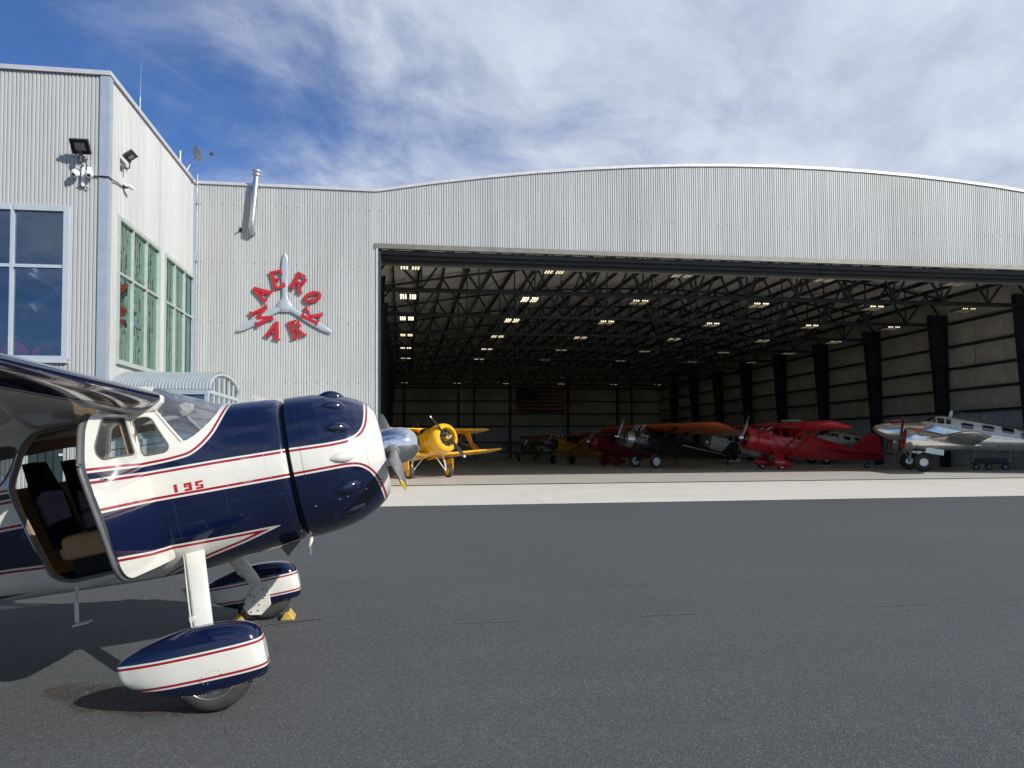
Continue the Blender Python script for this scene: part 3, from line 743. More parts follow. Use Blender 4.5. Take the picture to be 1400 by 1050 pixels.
# dim rooms behind the glass
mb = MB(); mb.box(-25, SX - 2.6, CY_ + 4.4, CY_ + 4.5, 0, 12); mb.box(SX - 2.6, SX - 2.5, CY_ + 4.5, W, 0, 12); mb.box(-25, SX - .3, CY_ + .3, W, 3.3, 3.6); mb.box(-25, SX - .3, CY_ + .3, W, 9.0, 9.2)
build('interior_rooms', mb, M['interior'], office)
mb = MB()
for a, b_ in WY:
    y = a
    while y < b_ - .05: mb.box(SX - .5, SX - .49, y, y + .085, WZ0, WZ1); y += .10
build('blinds', mb, pm('pale_vertical_blind', (0.55, 0.58, 0.53), 0.8, var=.1), office)['kind'] = 'stuff'
def window(name_frame_mat, glass, us, vs_, place, depth_n, fr=.045, label=None):
    """us, vs_: grid lines; place(u, v, d) -> point, d outwards"""
    def bar(mb, u0, u1, v0, v1, d0, d1):
        mb.add([place(u, v, d) for d in (d0, d1) for u, v in ((u0, v0), (u1, v0), (u1, v1), (u0, v1))],
               [(0, 1, 2, 3), (7, 6, 5, 4), (0, 4, 5, 1), (1, 5, 6, 2), (2, 6, 7, 3), (3, 7, 4, 0)])
    mb = MB(); n, m_ = len(us), len(vs_)
    for i, u in enumerate(us):
        w = fr * (1.7 if i in (0, n - 1) else 1.0); bar(mb, u - w, u + w, vs_[0] - fr * 1.7, vs_[-1] + fr * 1.7, -.10, .045 if i in (0, n - 1) else .02)
    for j, v in enumerate(vs_):
        w = fr * (1.7 if j in (0, m_ - 1) else 1.0)
        for i in range(n - 1): bar(mb, us[i] + fr, us[i + 1] - fr, v - w, v + w, -.098, .042 if j in (0, m_ - 1) else .016)
    bar(mb, us[0] - fr * 2.2, us[-1] + fr * 2.2, vs_[0] - fr * 2.8, vs_[0] - fr * 1.72, -.05, .09)
    wo = build('window', mb, name_frame_mat, office, label=label)
    for i in range(n - 1):
        for j in range(m_ - 1):
            mb = MB(); mb.add([place(u, v, -.06) for u, v in ((us[i], vs_[j]), (us[i + 1], vs_[j]), (us[i + 1], vs_[j + 1]), (us[i], vs_[j + 1]))], [(0, 1, 2, 3)])
            build('pane', mb, glass, wo, fix=False)
window(M['frame'], M['glass_sky'], [FX0, -12.29, -10.865, FX1], [FZ0, 6.785, FZ1], lambda u, v, d: (u, CY_ - .02 - d, v), 0, label='dark blue upper front window')
for a, b_ in WY:
    window(M['framedark'], M['glass_green'], [a, a + (b_ - a) * .333, a + (b_ - a) * .667, b_], [WZ0, 6.88, WZ1], lambda u, v, d: (SX + .02 + d, u, v), 0, fr=.035, label='green tinted side window')
# dark ground-floor door with the figure 5
mb = MB(); mb.box(-10.35, -9.32, CY_ + .01, CY_ + .05, 0, 2.3); d_ = build('door', mb, pm('dark_green_door', (0.03, 0.05, 0.05), .3, var=.2), office)
for x in (-10.1, -9.9, -9.7):
    mb = MB(); mb.box(x - .012, x + .012, CY_ - .004, CY_ + .009, .3, 2.1); build('glazing_bar', mb, M['black'], d_)
mb = MB()
for x0, x1, z0, z1 in ((0, .2, .38, .45), (0, .07, .22, .38), (.0, .2, .20, .27), (.13, .2, .06, .20), (0, .2, 0, .06)):
    mb.box(-9.56 + x0, -9.56 + x1, CY_ - .012, CY_ + .008, 1.42 + z0, 1.42 + z1)
build('house_number', mb, M['whiteplastic'], d_)

# sofas and a windmill fan inside the upper front window
for i, (x, lab) in enumerate(((-11.15, 'red rounded armchair at the left edge of the upper window'), (-10.30, 'red rounded armchair just right of the window mullion'), (-9.62, 'red rounded armchair in the right corner of the upper window'))):
    c = thing('armchair', lab, 'armchair', (x, CY_ + .75, 3.6), group='red armchairs inside the upper window')
    mb = MB(); rings = []
    for k in range(9):
        t = k / 8; w = .42 * sqrt(max(0.02, 1 - (2 * t - 1) ** 2 * .92)); h = .62 + .52 * sqrt(max(0.0, 1 - (2 * t - 1) ** 2))
        rings.append([(-.42 + .84 * t, .0, .25), (-.42 + .84 * t, .18, .25), (-.42 + .84 * t, .20, h - .05), (-.42 + .84 * t, .10, h), (-.42 + .84 * t, .0, h - .05)])
    mb.loft(rings); build('backrest', mb, pm('red_leather', (0.55, 0.03, 0.05), .4, var=.1) if i == 0 else bpy.data.materials['red_leather'], c, smooth=50)
    mb = MB(); mb.box(-.42, .42, .02, .75, .0, .45); build('seat', mb, bpy.data.materials['red_leather'], c)
fan = thing('windmill_fan', 'white paper windmill shaped fan hanging behind the dark window', 'fan', (-10.02, CY_ + .9, 6.32))
build('hub', MB().lathe([(-.05, .01), (-.04, .11), (.04, .11), (.05, .01)], (0, 0, 0), (0, 1, 0), 14, True, True), M['whiteplastic'], fan)
for k in range(5):
    a = radians(80 + 72 * k + random.uniform(-6, 6)); mb = MB(); v = []
    for i in range(5):
        b_ = a - .20 + .40 * i / 4; v.append((.12 * cos(b_), (-.03 if i % 2 else .03), .12 * sin(b_))); v.append((.92 * cos(b_), (-.06 if i % 2 else .06), .92 * sin(b_)))
    mb.add(v, [(2 * i, 2 * i + 2, 2 * i + 3, 2 * i + 1) for i in range(4)]); build('blade', mb, M['whiteplastic'], fan, fix=False)
build('hanger', MB().tube([(0, .05, 0), (0, .05, 2.68)], .015, 6), M['whiteplastic'], fan)

# ------------------------------------------------------------------ entrance porch with barrel roof
porch = thing('entrance_porch', 'small glazed entrance porch with corrugated barrel roof against the office wall', 'porch', (0, 0, 0))
PX0, PX1, PY0, PY1, PE, PA = SX + .03, -5.70, 22.98, 26.95, 3.37, 3.98
def arch_pt(t, off=0.0):   # t 0..1 over the barrel
    a = pi * (1 - t); yc = (PY0 + PY1) / 2; ry = (PY1 - PY0) / 2 + off
    return yc + ry * cos(a), PE + (PA - PE + off) * sin(a) ** 0.9
mb = MB(); pts = []; pit = .095; k = 0
while PX0 + k * pit < PX1 + .06:
    for f, o in ((0, 0), (.25, .014), (.5, .02), (.75, .014)):
        x = PX0 + (k + f) * pit
        if x < PX1 + .06: pts.append((x, o))
    k += 1
NT = 22
mb.loft([[(x, *arch_pt(j / NT, .03 + o)) for j in range(NT + 1)] for x, o in pts], False, False, closed=False)
build('barrel_roof', mb, pm('blue_grey_roof_steel', (0.27, 0.31, 0.34), .55, .1, var=.08), porch, smooth=60, fix=False)
mb = MB(); mb.loft([[(x, *arch_pt(j / NT, o)) for j in range(NT + 1)] for x, o in ((PX1 - .04, .025), (PX1 + .075, .025), (PX1 + .075, -.06), (PX1 - .04, -.06))], False, False, closed=False)
build('arch_trim', mb, M['frame'], porch, smooth=40)
for ya, yb in ((PY0 - .03, PY0 + .06), (PY1 - .06, PY1 + .03)):
    mb = MB(); mb.box(PX0, PX1, ya, yb, PE - .16, PE + .02); build('eave_beam', mb, M['trim'], porch)
mb = MB(); mb.box(PX1 - .05, PX1 + .03, PY0 + .061, PY1 - .061, PE - .12, PE - .02); mb.box(PX1 - .05, PX1 + .03, PY0 + .061, PY1 - .061, 2.3, 2.38)
build('transom', mb, M['frame'], porch)
for y in [PY0 + .03 + (PY1 - PY0 - .06) * i / 6 for i in range(7)]:
    t = (y - PY0) / (PY1 - PY0); top = PE + (PA - PE - .02) * sqrt(max(0, 1 - (2 * t - 1) ** 2)) ** .9
    mb = MB(); mb.box(PX1 - .045, PX1 + .025, y - .03, y + .03, 0, top); build('mullion', mb, M['frame'], porch)
for i in range(6):
    ya = PY0 + .03 + (PY1 - PY0 - .06) * i / 6; yb = PY0 + .03 + (PY1 - PY0 - .06) * (i + 1) / 6
    tops = [PE + (PA - PE - .03) * sqrt(max(0, 1 - (2 * ((y - PY0) / (PY1 - PY0)) - 1) ** 2)) ** .9 for y in (ya, (ya + yb) / 2, yb)]
    mb = MB(); mb.add([(PX1, ya, .1), (PX1, yb, .1), (PX1, yb, tops[2]), (PX1, (ya + yb) / 2, tops[1]), (PX1, ya, tops[0])], [(0, 1, 2, 3, 4)]); build('pane', mb, M['glass_pale'], porch, fix=False)
for x in [PX0 + .05 + (PX1 - PX0 - .1) * i / 3 for i in range(4)]:
    mb = MB(); mb.box(x - .05, x + .05, PY0 - .02, PY0 + .055, 0, PE - .161); build('post', mb, M['trim'], porch)
mb = MB(); mb.add([(PX0, PY0 + .02, .1), (PX1 - .1, PY0 + .02, .1), (PX1 - .1, PY0 + .02, PE - .2), (PX0, PY0 + .02, PE - .2)], [(0, 1, 2, 3)]); build('pane', mb, M['glass_sky'], porch, fix=False)
mb = MB(); mb.box(PX0, PX1 - .1, PY1 - .05, PY1 - .02, 0, PE - .17); build('rear_wall', mb, M['facade'], porch)

# ------------------------------------------------------------------ sign
sign = thing('company_sign', 'red slab letters AERO MARK ringed round a silver propeller on the wall', 'sign', (-4.785, W - .05, 7.46))
for ang in (90, 210, 330):
    a = radians(ang); mb = MB(); rings = []
    for i in range(17):
        t = i / 16; r = .22 + 1.98 * t
        w = float(pchip([0, .12, .35, .6, .8, .93, .985, 1], [.14, .10, .135, .145, .125, .08, .038, .01], [t])[0])
        th = .022 * (1 - .6 * t) + .006
        ring = []
        for j in range(10):
            b_ = 2 * pi * j / 10; s = w * cos(b_); d = th * sin(b_)
            ring.append((r * cos(a) - s * sin(a), -.05 - d, r * sin(a) + s * cos(a)))
        rings.append(ring)
    mb.loft(rings); build('propeller_blade', mb, M['signsteel'], sign, smooth=50)
build('hub', MB().lathe([(-.11, .10), (-.10, .22), (-.06, .30), (.02, .31)], (0, 0, 0), (0, 1, 0), 6, True, True), M['signsteel'], sign, smooth=40)
SER = .09
LET = {
 'A': [((.10, .05), (.40, .95), .17), ((.40, .95), (.72, .05), .22), ((.22, .35), (.60, .35), .12), ((-.02, .05), (.30, .05), .11), ((.52, .05), (.90, .05), .11)],
 'E': [((.20, 0), (.20, 1), .22), ((.05, .05), (.78, .05), .12), ((.05, .95), (.78, .95), .12), ((.25, .5), (.55, .5), .13), ((.72, .0), (.72, .28), .13), ((.72, .72), (.72, 1), .13)],
 'R': [((.20, 0), (.20, 1), .22), ((.05, .95), (.60, .95), .12), ((.25, .48), (.60, .48), .12), ((.66, .55), (.66, .88), .21), ((.48, .46), (.72, .08), .20), ((.03, .05), (.40, .05), .11), ((.58, .05), (.92, .05), .11)],
 'O': [((.20, .28), (.20, .72), .22), ((.64, .28), (.64, .72), .22), ((.20, .72), (.34, .92), .18), ((.34, .94), (.50, .94), .13), ((.50, .92), (.64, .72), .18), ((.20, .28), (.34, .08), .18), ((.34, .06), (.50, .06), .13), ((.50, .08), (.64, .28), .18)],
 'M': [((.12, 0), (.12, 1), .17), ((.82, 0), (.82, 1), .20), ((.14, .95), (.47, .2), .17), ((.80, .95), (.47, .2), .17), ((-.05, .05), (.30, .05), .11), ((.65, .05), (1.0, .05), .11), ((-.05, .95), (.18, .95), .11), ((.76, .95), (1.0, .95), .11)],
 'K': [((.20, 0), (.20, 1), .22), ((.25, .42), (.70, .92), .15), ((.38, .52), (.72, .08), .20), ((.03, .05), (.40, .05), .11), ((.03, .95), (.40, .95), .11), ((.55, .95), (.88, .95), .11), ((.58, .05), (.92, .05), .11)],
}
def letter(ch, px, pz, rot, size=.74):
    mb = MB(); c, s = cos(radians(rot)), sin(radians(rot))
    def P(u, v, d): 
        u = (u - .44) * size * .92; v = (v - .5) * size; return (px + u * c - v * s, d, pz + u * s + v * c)
    for i, (a, b_, w) in enumerate(LET[ch]):
        a = Vector(a); b_ = Vector(b_); d = (b_ - a).normalized(); n = Vector((-d.y, d.x)) * w / 2; f = -.08 - .003 * i
        q = [a + n, b_ + n, b_ - n, a - n]
        mb.prism([(p.x, p.y) for p in q], lambda u, v: P(u, v, f), (0, .045 + .003 * i, 0))
    mb.beam((px, -.12, pz), (px, .04, pz), .03, .03)
    o = build('letter', mb, M['red'], sign, label='red slab serif letter ' + ch)
for ch, dx, dz, rot in (('A', -.94, .53, 58), ('E', -.28, 1.08, 14), ('R', .57, .98, -29), ('O', 1.12, .37, -70), ('M', -.92, -.42, -62), ('A', -.38, -1.0, -17), ('R', .47, -.96, 19), ('K', 1.07, -.40, 64)):
    letter(ch, dx, dz, rot)

# ------------------------------------------------------------------ things on the walls and roofs
flue = thing('flue_pipe', 'galvanised flue pipe leaning up the wall with a round cap', 'flue pipe', (-6.08, W - .05, 10.45))
build('pipe', MB().tube([(0, 0, 0), (0, -.12, -.02), (0, -.22, .12), (.02, -.22, .5)], .13, 14).tube([(.02, -.22, .45), (.18, -.19, 2.36)], .125, 14), M['galv'], flue, smooth=40)
build('cap', MB().lathe([(0, .135), (.0, .19), (.05, .19), (.08, .12), (.14, .12), (.15, .20), (.20, .20), (.26, .03)], (.18, -.19, 2.32), (.05, 0, 1), 18, True, True), M['galv'], flue, smooth=30)
build('band', MB().lathe([(0, .136), (.04, .136)], (.095, -.205, 1.35), (.08, .03, 1), 16, True, True), M['alu'], flue)
build('bracket', MB().box(-.02, .3, -.24, .04, 1.9, 1.94), M['alu'], flue)
wl = thing('wall_bracket', 'small black bracket fixed to the wall left of the flue', 'bracket', (-6.56, W - .03, 10.55))
build('plate', MB().box(-.05, .05, -.03, .02, -.07, .07), M['black'], wl); build('arm', MB().tube([(0, 0, 0), (.02, -.22, .05)], .03, 6), M['black'], wl)

def floodlight(loc, rotz, label, s=1.0, tilt=48, grey='black'):
    t = thing('floodlight', label, 'floodlight', loc, (0, 0, rotz), group='floodlights by the office corner'); t.scale = (s, s, s)
    # local: -Y away from the wall, origin on the wall at the arm's foot
    build('wall_plate', MB().box(-.09, .09, -.03, .02, -.12, .12), M['greybrown'], t)
    build('arm', MB().tube([(0, -.02, 0), (0, -.36, .0), (0, -.40, .04), (0, -.40, .34)], .035, 8), M['greybrown'], t, smooth=40)
    build('knuckle', MB().lathe([(-.07, .06), (.07, .06)], (0, -.40, .40), (1, 0, 0), 12, True, True).box(-.05, .05, -.45, -.35, .28, .40), M['black'], t)
    R = Matrix.Translation((0, -.42, .64)) @ Matrix.Rotation(radians(-tilt), 4, 'X')
    def tr(mb): mb.v = [tuple(R @ Vector(p)) for p in mb.v]; return mb
    hd = build('head', tr(MB().box(-.32, .32, -.27, .27, -.045, .10).box(-.25, .25, -.2, .2, .10, .15)), M[grey], t, bevel=.012)
    build('lens_rim', tr(MB().box(-.33, .33, -.28, -.26, -.075, .03).box(-.33, .33, .26, .28, -.075, .03).box(-.33, -.31, -.26, .26, -.075, .03).box(.31, .33, -.26, .26, -.075, .03)), M['black'], t)
    build('lens', tr(MB().add([(-.30, -.25, -.05), (.30, -.25, -.05), (.30, .25, -.05), (-.30, .25, -.05)], [(0, 1, 2, 3)])), M['black'], t, fix=False)
    mb = MB()
    for i in range(7): mb.box(-.17 + i * .052, -.17 + i * .052 + .034, -.14, .14, -.07, -.055)
    build('lamp_grid', tr(mb), M['galv'], t)
floodlight((-8.99, CY_ - .02, 9.68), 0, 'large black floodlight on the office front wall', .74, 52)
floodlight((SX + .03, 23.42, 10.05), radians(90), 'smaller bronze floodlight on the office side wall', .6, 35, 'greybrown')
def dome_camera(loc, rotz, label, wall):
    t = thing('security_camera', label, 'security camera', loc, (0, 0, rotz), group='white security cameras at the office corner')
    build('bracket', MB().tube([(0, 0, .1), (0, -.14, .1), (0, -.16, .02)], .03, 8).box(-.06, .06, -.03, .02, 0, .2), M['whiteplastic'], t)
    build('body', MB().ball((0, -.18, -.05), (.115, .115, .12), 14), M['whiteplastic'], t, smooth=60)
    build('lens_window', MB().ball((0.0, -.235, -.09), (.062, .062, .062), 10), M['black'], t, smooth=60)
dome_camera((-9.13, CY_ - .02, 9.47), radians(-12), 'round white camera below the large floodlight, left of the pair', 0)
dome_camera((-8.86, CY_ - .02, 9.47), radians(18), 'round white camera below the large floodlight, right of the pair', 0)
bc = thing('security_camera', 'white bullet camera on the side wall below the smaller floodlight', 'security camera', (SX + .03, 23.66, 9.56), (0, 0, radians(90)), group='white security cameras at the office corner')
build('bracket', MB().box(-.05, .05, -.02, .02, -.05, .05).tube([(0, 0, 0), (0, -.12, -.02)], .03, 8), M['black'], bc)
build('body', MB().lathe([(0, .02), (.0, .06), (.26, .06), (.26, .02)], (-.16, -.16, .02), (1, -.2, -.1), 12, True, True), M['whiteplastic'], bc, smooth=40)
cb = thing('junction_bracket', 'white mounting post holding the two round cameras', 'bracket', (-9.0, CY_ - .03, 9.45))
build('post', MB().box(-.035, .035, -.09, .02, -.36, .30), M['whiteplastic'], cb); build('foot', MB().tube([(0, -.05, -.3), (.14, -.05, -.42)], .02, 6).tube([(0, -.05, -.25), (-.14, -.05, -.34)], .02, 6), M['galv'], cb)
mb = MB(); mb.tube([(-8.84, CY_ - .05, 9.42), (SX - .22, CY_ - .06, 9.41), (SX - .1, CY_ - .09, 9.41), (SX + .075, CY_ - .09, 9.40), (SX + .09, CY_ + .1, 9.39), (SX + .06, 23.0, 9.47), (SX + .05, 23.62, 9.52)], .018, 6)
tag(build('cable', mb, M['black']), 'thin black cable running round the office corner between the cameras', 'cable')
dish = thing('satellite_dish', 'grey satellite dish on the office roof edge', 'satellite dish', (-8.35, 30.1, 12.48))
build('mast', MB().tube([(0, 0, 0), (.18, .05, .42), (.30, .06, .55)], .025, 8).tube([(-.1, .0, 0), (.2, .05, .45)], .012, 6), M['galv'], dish)
build('reflector', MB().lathe([(-.08, .012), (-.06, .12), (-.03, .20), (.02, .30), (.03, .31), (-.02, .21), (-.045, .12), (-.065, .012)], (.36, .04, .70), (1, -.28, .22), 28), pm('dish_grey', (.06, .065, .075), .5, var=.1), dish, smooth=50, fix=False)
build('feed_arm', MB().tube([(.30, .05, .50), (.62, -.04, .42), (.98, -.12, .62)], .013, 6), M['galv'], dish)
build('feed_horn', MB().lathe([(0, .03), (.02, .065), (.12, .05), (.16, .02)], (1.03, -.13, .66), (-1, .2, .1), 10, True, True).box(.97, 1.03, -.16, -.10, .66, .76), pm('feed_grey', (.05, .06, .09), .5), dish)
tag(build('roof_vent_pipe', MB().tube([(-8.45, 29.6, 12.4), (-8.45, 29.6, 13.05)], .045, 8), M['galv']), 'short vent pipe on the roof edge beside the dish', 'vent pipe')
ant = thing('whip_antenna', 'thin whip antenna rising from the office roof', 'antenna', (-8.55, 25.5, 12.45))
build('base_tube', MB().tube([(0, 0, 0), (0, 0, .75)], .022, 8), M['galv'], ant); build('whip', MB().tube([(0, 0, .75), (.02, 0, 1.95)], [.009, .004], 5), M['alu'], ant)
ds = thing('conduit', 'thin metal conduit with clamps in the corner of office and hangar', 'conduit', (SX + .16, W - .12, 0))
build('tube', MB().tube([(0, 0, 0), (0, 0, 12.75)], .018, 8), M['galv'], ds)
for z in (9.2, 11.55):
    build('clamp', MB().box(-.07, .05, -.05, .05, z, z + .32), M['trim'], ds)

# =================================================================== THE NEAR AIRCRAFT
T_NAVY = [(-6.3, 1.528), (-.25, 1.526), (.21, 1.514), (.68, 1.494), (.95, 1.478), (1.08, 1.478), (1.16, 1.495), (1.21, 1.535), (1.24, 1.59), (1.262, 1.68), (1.275, 1.78), (1.285, 2.2),
          (.325, 2.2), (.31, 1.94), (.29, 1.88), (.25, 1.795), (.195, 1.702), (.12, 1.63), (.05, 1.588), (0, 1.573), (-.12, 1.564), (-.25, 1.563), (-6.3, 1.567)]
B_NAVY = [(-6.3, 1.31), (-1.2, 1.322), (-.29, 1.3145), (.18, 1.30), (.68, 1.286), (1.06, 1.277), (1.14, 1.264), (1.20, 1.222), (1.24, 1.16), (1.268, 1.07), (1.285, .95), (1.29, .5), (-.5, .5), (-.5, .68),
          (-.25, .785), (.007, .842), (.25, .887), (.52, .955), (.43, .962), (.25, .968), (0, .98), (-.22, .990), (-.58, 1.006), (-1.0, 1.045), (-1.25, 1.07), (-6.3, 1.24)]
T_NAVY = round_poly(T_NAVY, .045, 5); B_NAVY = round_poly(B_NAVY, .05, 5, keep=((.52, .955),))
def fus_sd(V):
    P = np.asarray(V)[:, [0, 2]]; return np.minimum(poly_sd(P, T_NAVY), poly_sd(P, B_NAVY))
FXS = [-6.2, -5, -4, -3, -2.2, -1.6, -1.1, -.8, -.4, -.25, -.1, 0, .1, .24, .4, .57, .62, .645, .665]
FZT = [1.78, 1.83, 1.90, 1.99, 2.09, 2.16, 2.19, 2.20, 2.19, 2.165, 2.09, 2.04, 1.995, 1.936, 1.924, 1.908, 1.898, 1.880, 1.840]
FZB = [1.55, 1.30, 1.13, .98, .885, .825, .787, .763, .735, .732, .728, .733, .738, .745, .757, .773, .783, .80, .84]
FHW = [.05, .15, .27, .40, .52, .60, .625, .63, .62, .61, .60, .595, .588, .575, .565, .557, .551, .535, .50]
FN = [2, 2, 2.1, 2.3, 2.5, 2.6, 2.7, 2.7, 2.7, 2.65, 2.6, 2.5, 2.4, 2.25, 2.12, 2.03, 2.0, 2.0, 2.0]
def fus_par(x): return tuple(pchip(FXS, a, x) for a in (FZT, FZB, FHW, FN))
def fus_grid(xs, nt_, inset=0.0):
    zt, zb, hw, n = fus_par(xs); th = np.linspace(0, 2 * pi, nt_, endpoint=False)
    c, s = np.cos(th), np.sin(th); V = []
    for i, x in enumerate(xs):
        h = (zt[i] - zb[i]) / 2 - inset; zc = (zt[i] + zb[i]) / 2; e = 2 / n[i]
        V.append(np.stack([np.full(nt_, x), (hw[i] - inset) * np.sign(c) * np.abs(c) ** e, zc + h * np.sign(s) * np.abs(s) ** e], 1))
    return np.concatenate(V), grid_tris(len(xs), nt_)
def ysurf(x, z, side=-1, inset=0.0):
    zt, zb, hw, n = (float(a) for a in fus_par(np.array([x]))) if False else tuple(float(a[0]) for a in fus_par(np.array([x], float)))
    h = (zt - zb) / 2; q = min(1.0, abs(z - (zt + zb) / 2) / h)
    return side * ((hw - inset) * max(0.0, 1 - q ** n) ** (1 / n))

XF = lambda z: float(np.interp(z, [.85, .976, 1.511, 1.933, 2.0], [-.212, -.218, -.264, -.322, -.33]))   # front edge of the door
DOOR = round_poly([(-.321, 1.942), (-.264, 1.511), (-.218, .97), (-.235, .895), (-.93, .888), (-1.0, .95), (-1.035, 1.25), (-1.08, 1.45), (-1.10, 1.60), (-.995, 1.84), (-.92, 1.925)], .05)
QWIN = round_poly([(-.302, 1.905), (-.215, 1.905), (-.185, 1.887), (-.095, 1.675), (-.115, 1.636), (-.262, 1.636)], .03)
WIND = [(-.163, 1.945), (-.012, 1.690), (.02, 1.690), (.075, 1.716), (.12, 1.748), (.178, 1.80), (.215, 1.85), (.235, 1.90), (.245, 1.95), (.25, 2.4), (-.205, 2.4), (-.20, 2.12)]
AFTW = round_poly([(-1.75, 1.87), (-1.10, 1.875), (-1.035, 1.86), (-1.03, 1.815), (-1.075, 1.715), (-1.16, 1.61), (-1.75, 1.63)], .05)
PORTW = round_poly([(-.80, 1.885), (-.46, 1.89), (-.40, 1.86), (-.345, 1.66), (-.37, 1.62), (-.84, 1.615), (-.86, 1.66)], .05)
DWIN = round_poly([(-.786, 1.888), (-.753, 1.905), (-.43, 1.912), (-.41, 1.896), (-.376, 1.673), (-.397, 1.655), (-.882, 1.636), (-.945, 1.674), (-.935, 1.72)], .035)

HEADING, ATT = radians(3.0), radians(11.5)
plane = thing('light_aircraft', 'cream and navy high wing propeller plane with red pinstripes, nearest, cabin door open', 'airplane', (-1.209, 6.035, 0), (0, -ATT, HEADING))
M['livery'] = livery('cream_navy_livery', .0125, .0165)
M['livery_pant'] = livery('cream_navy_wheel_pant', .0105, .0145)
M['livery_wing'] = livery('navy_leading_edge_livery', .010, .010, white=(0.78, 0.78, 0.74), waves=.16)

xs = np.concatenate([np.linspace(-6.2, -1.6, 40), np.arange(-1.58, .60, .018), np.linspace(.60, .665, 10)])
V, F = fus_grid(xs, 400)
P2 = V[:, [0, 2]]; side_s = V[:, 1]
sS = {}
def one_side(sd, sgn): return np.where(side_s * sgn > 0.02, sd, 9.0)
s_w = poly_sd(P2, WIND); s_q = poly_sd(P2, QWIN); s_a = poly_sd(P2, AFTW)
s_p = one_side(poly_sd(P2, PORTW), 1); s_d = one_side(poly_sd(P2, DOOR), -1)
s_all = np.minimum.reduce([s_w, s_q, s_a, s_p, s_d])
Vb, Fb = clip(V, F, s_all)
body = raw('fuselage', Vb, Fb, M['livery'], plane, 50, fus_sd(Vb))
for sdv, nm, mt_ in ((s_w, 'windshield', 'glass_wind'), (one_side(s_q, -1), 'quarter_window', 'glass_cabin'), (one_side(s_q, 1), 'quarter_window', 'glass_cabin'), (one_side(s_a, -1), 'rear_side_window', 'glass_small'), (one_side(s_a, 1), 'rear_side_window', 'glass_cabin'), (s_p, 'side_window', 'glass_cabin')):
    Vg, Fg = clip(V, F, sdv, False); raw(nm, Vg, Fg, M[mt_], plane, 60)
def outline(poly, side=-1, r=.007, mat_='greyrubber', name='window_frame', parent=None, off=0.0, n=6):
    pts = [(x, ysurf(x, z, side) + side * off, z) for x, z in poly]; pts.append(pts[0])
    return build(name, MB().tube(pts, r, n, False), M[mat_], parent or plane, smooth=60)
outline(QWIN, -1, .006); outline(AFTW, -1, .007); outline(PORTW, 1, .007, 'creamplate')
# door opening: rubber seal and bright strip
dpts = [(x, z) for x, z in DOOR]
_k = max(range(len(DOOR)), key=lambda i: DOOR[i][0]); _o = [DOOR[(i + _k) % len(DOOR)] for i in range(len(DOOR))]; _o = [p for p in _o if p[0] < XF(p[1]) - .02]
build('door_seal', MB().tube([(x, ysurf(x, z, -1), z) for x, z in _o], .013, 8), M['greyrubber'], plane, smooth=60)
build('door_frame_strip', MB().tube([(x - .012, ysurf(x - .012, z + (.010 if z > 1.4 else -.010), -1), z + (.010 if z > 1.4 else -.010)) for x, z in _o], .0075, 6), M['alu'], plane, smooth=60)
# side reveal of the opening
mb = MB(); n = len(DOOR)
for k in (0.0, .075):
    mb.v += [(x, ysurf(x, z, -1) + k, z) for x, z in DOOR]
mb.f = [(i, (i + 1) % n, (i + 1) % n + n, i + n) for i in range(n)]
build('door_reveal', mb, M['tan'], plane, fix=False)
# windshield posts
for sgn in (-1, 1):
    pts = [(-.163 + (.151 * t), 0, 1.945 - .255 * t) for t in np.linspace(0, 1, 8)]
    build('windshield_post', MB().tube([(x, ysurf(x, z, sgn) + sgn * .001, z) for x, _, z in pts], .010, 6), M['creampaint'], plane, smooth=50)
# cabin lining and fittings
xi = np.arange(-2.0, .13, .03); Vi, Fi = fus_grid(xi, 120, .035); Pi = Vi[:, [0, 2]]; side_s = Vi[:, 1]
si = np.minimum.reduce([poly_sd(Pi, WIND) - .02, poly_sd(Pi, QWIN) - .004, poly_sd(Pi, AFTW) - .004, one_side(poly_sd(Pi, PORTW) - .004, 1), one_side(poly_sd(Pi, DOOR) - .012, -1)])
Vi, Fi = clip(Vi, Fi, si)
raw('cabin_lining', Vi, [f[::-1] for f in Fi], M['headliner'], plane, 50)
build('cabin_floor', MB().box(-2.0, .08, -.38, .38, .87, .90), M['darkfloor'], plane)
build('rear_bulkhead', MB().box(-2.02, -1.99, -.40, .40, .98, 2.0), M['tan'], plane)
build('firewall', MB().box(.11, .13, -.40, .40, .96, 1.66), M['gap'], plane)
ip = build('instrument_panel', MB().prism([(-.02, 1.28), (.0, 1.64), (.12, 1.66), (.12, 1.28)], lambda x, z: (x, -.50, z), (0, 1.0, 0)), M['black'], plane, bevel=.01)
for y in (-.36, -.22, -.05, .1, .24, .38):
    build('gauge', MB().lathe([(-.012, .045), (.0, .05), (.02, .05)], (-.02, y, 1.53), (1, 0, 0), 14, True), M['alu'], ip, smooth=30)
def seat(y0, y1, x, mback, mcush):
    build('seat_cushion', MB().box(x, x + .50, y0, y1, 1.03, 1.20), M[mcush], plane, bevel=.05)
    build('seat_base', MB().box(x + .05, x + .45, y0 + (.10 if y0 < 0 else .02), y1 - (.10 if y1 > .3 else .02), .90, 1.03), M['gap'], plane)
    mb = MB(); rings = []
    for k in range(9):
        t = k / 8; z = 1.12 + .63 * t; xc = x + .02 - .13 * t; w = (y1 - y0) / 2 * (1 - .35 * max(0, t - .6) / .4); yc = (y0 + y1) / 2; d = .075 * (1 - .3 * t)
        rings.append([(xc + d * cos(a), yc + w * np.sign(sin(a)) * abs(sin(a)) ** .6, z) for a in [2 * pi * j / 14 for j in range(14)]])
    mb.loft(rings); build('seat_back', mb, M[mback], plane, smooth=60)
seat(-.47, -.04, -.96, 'navyseat', 'tan'); seat(.04, .47, -.90, 'navyseat', 'navyseat')
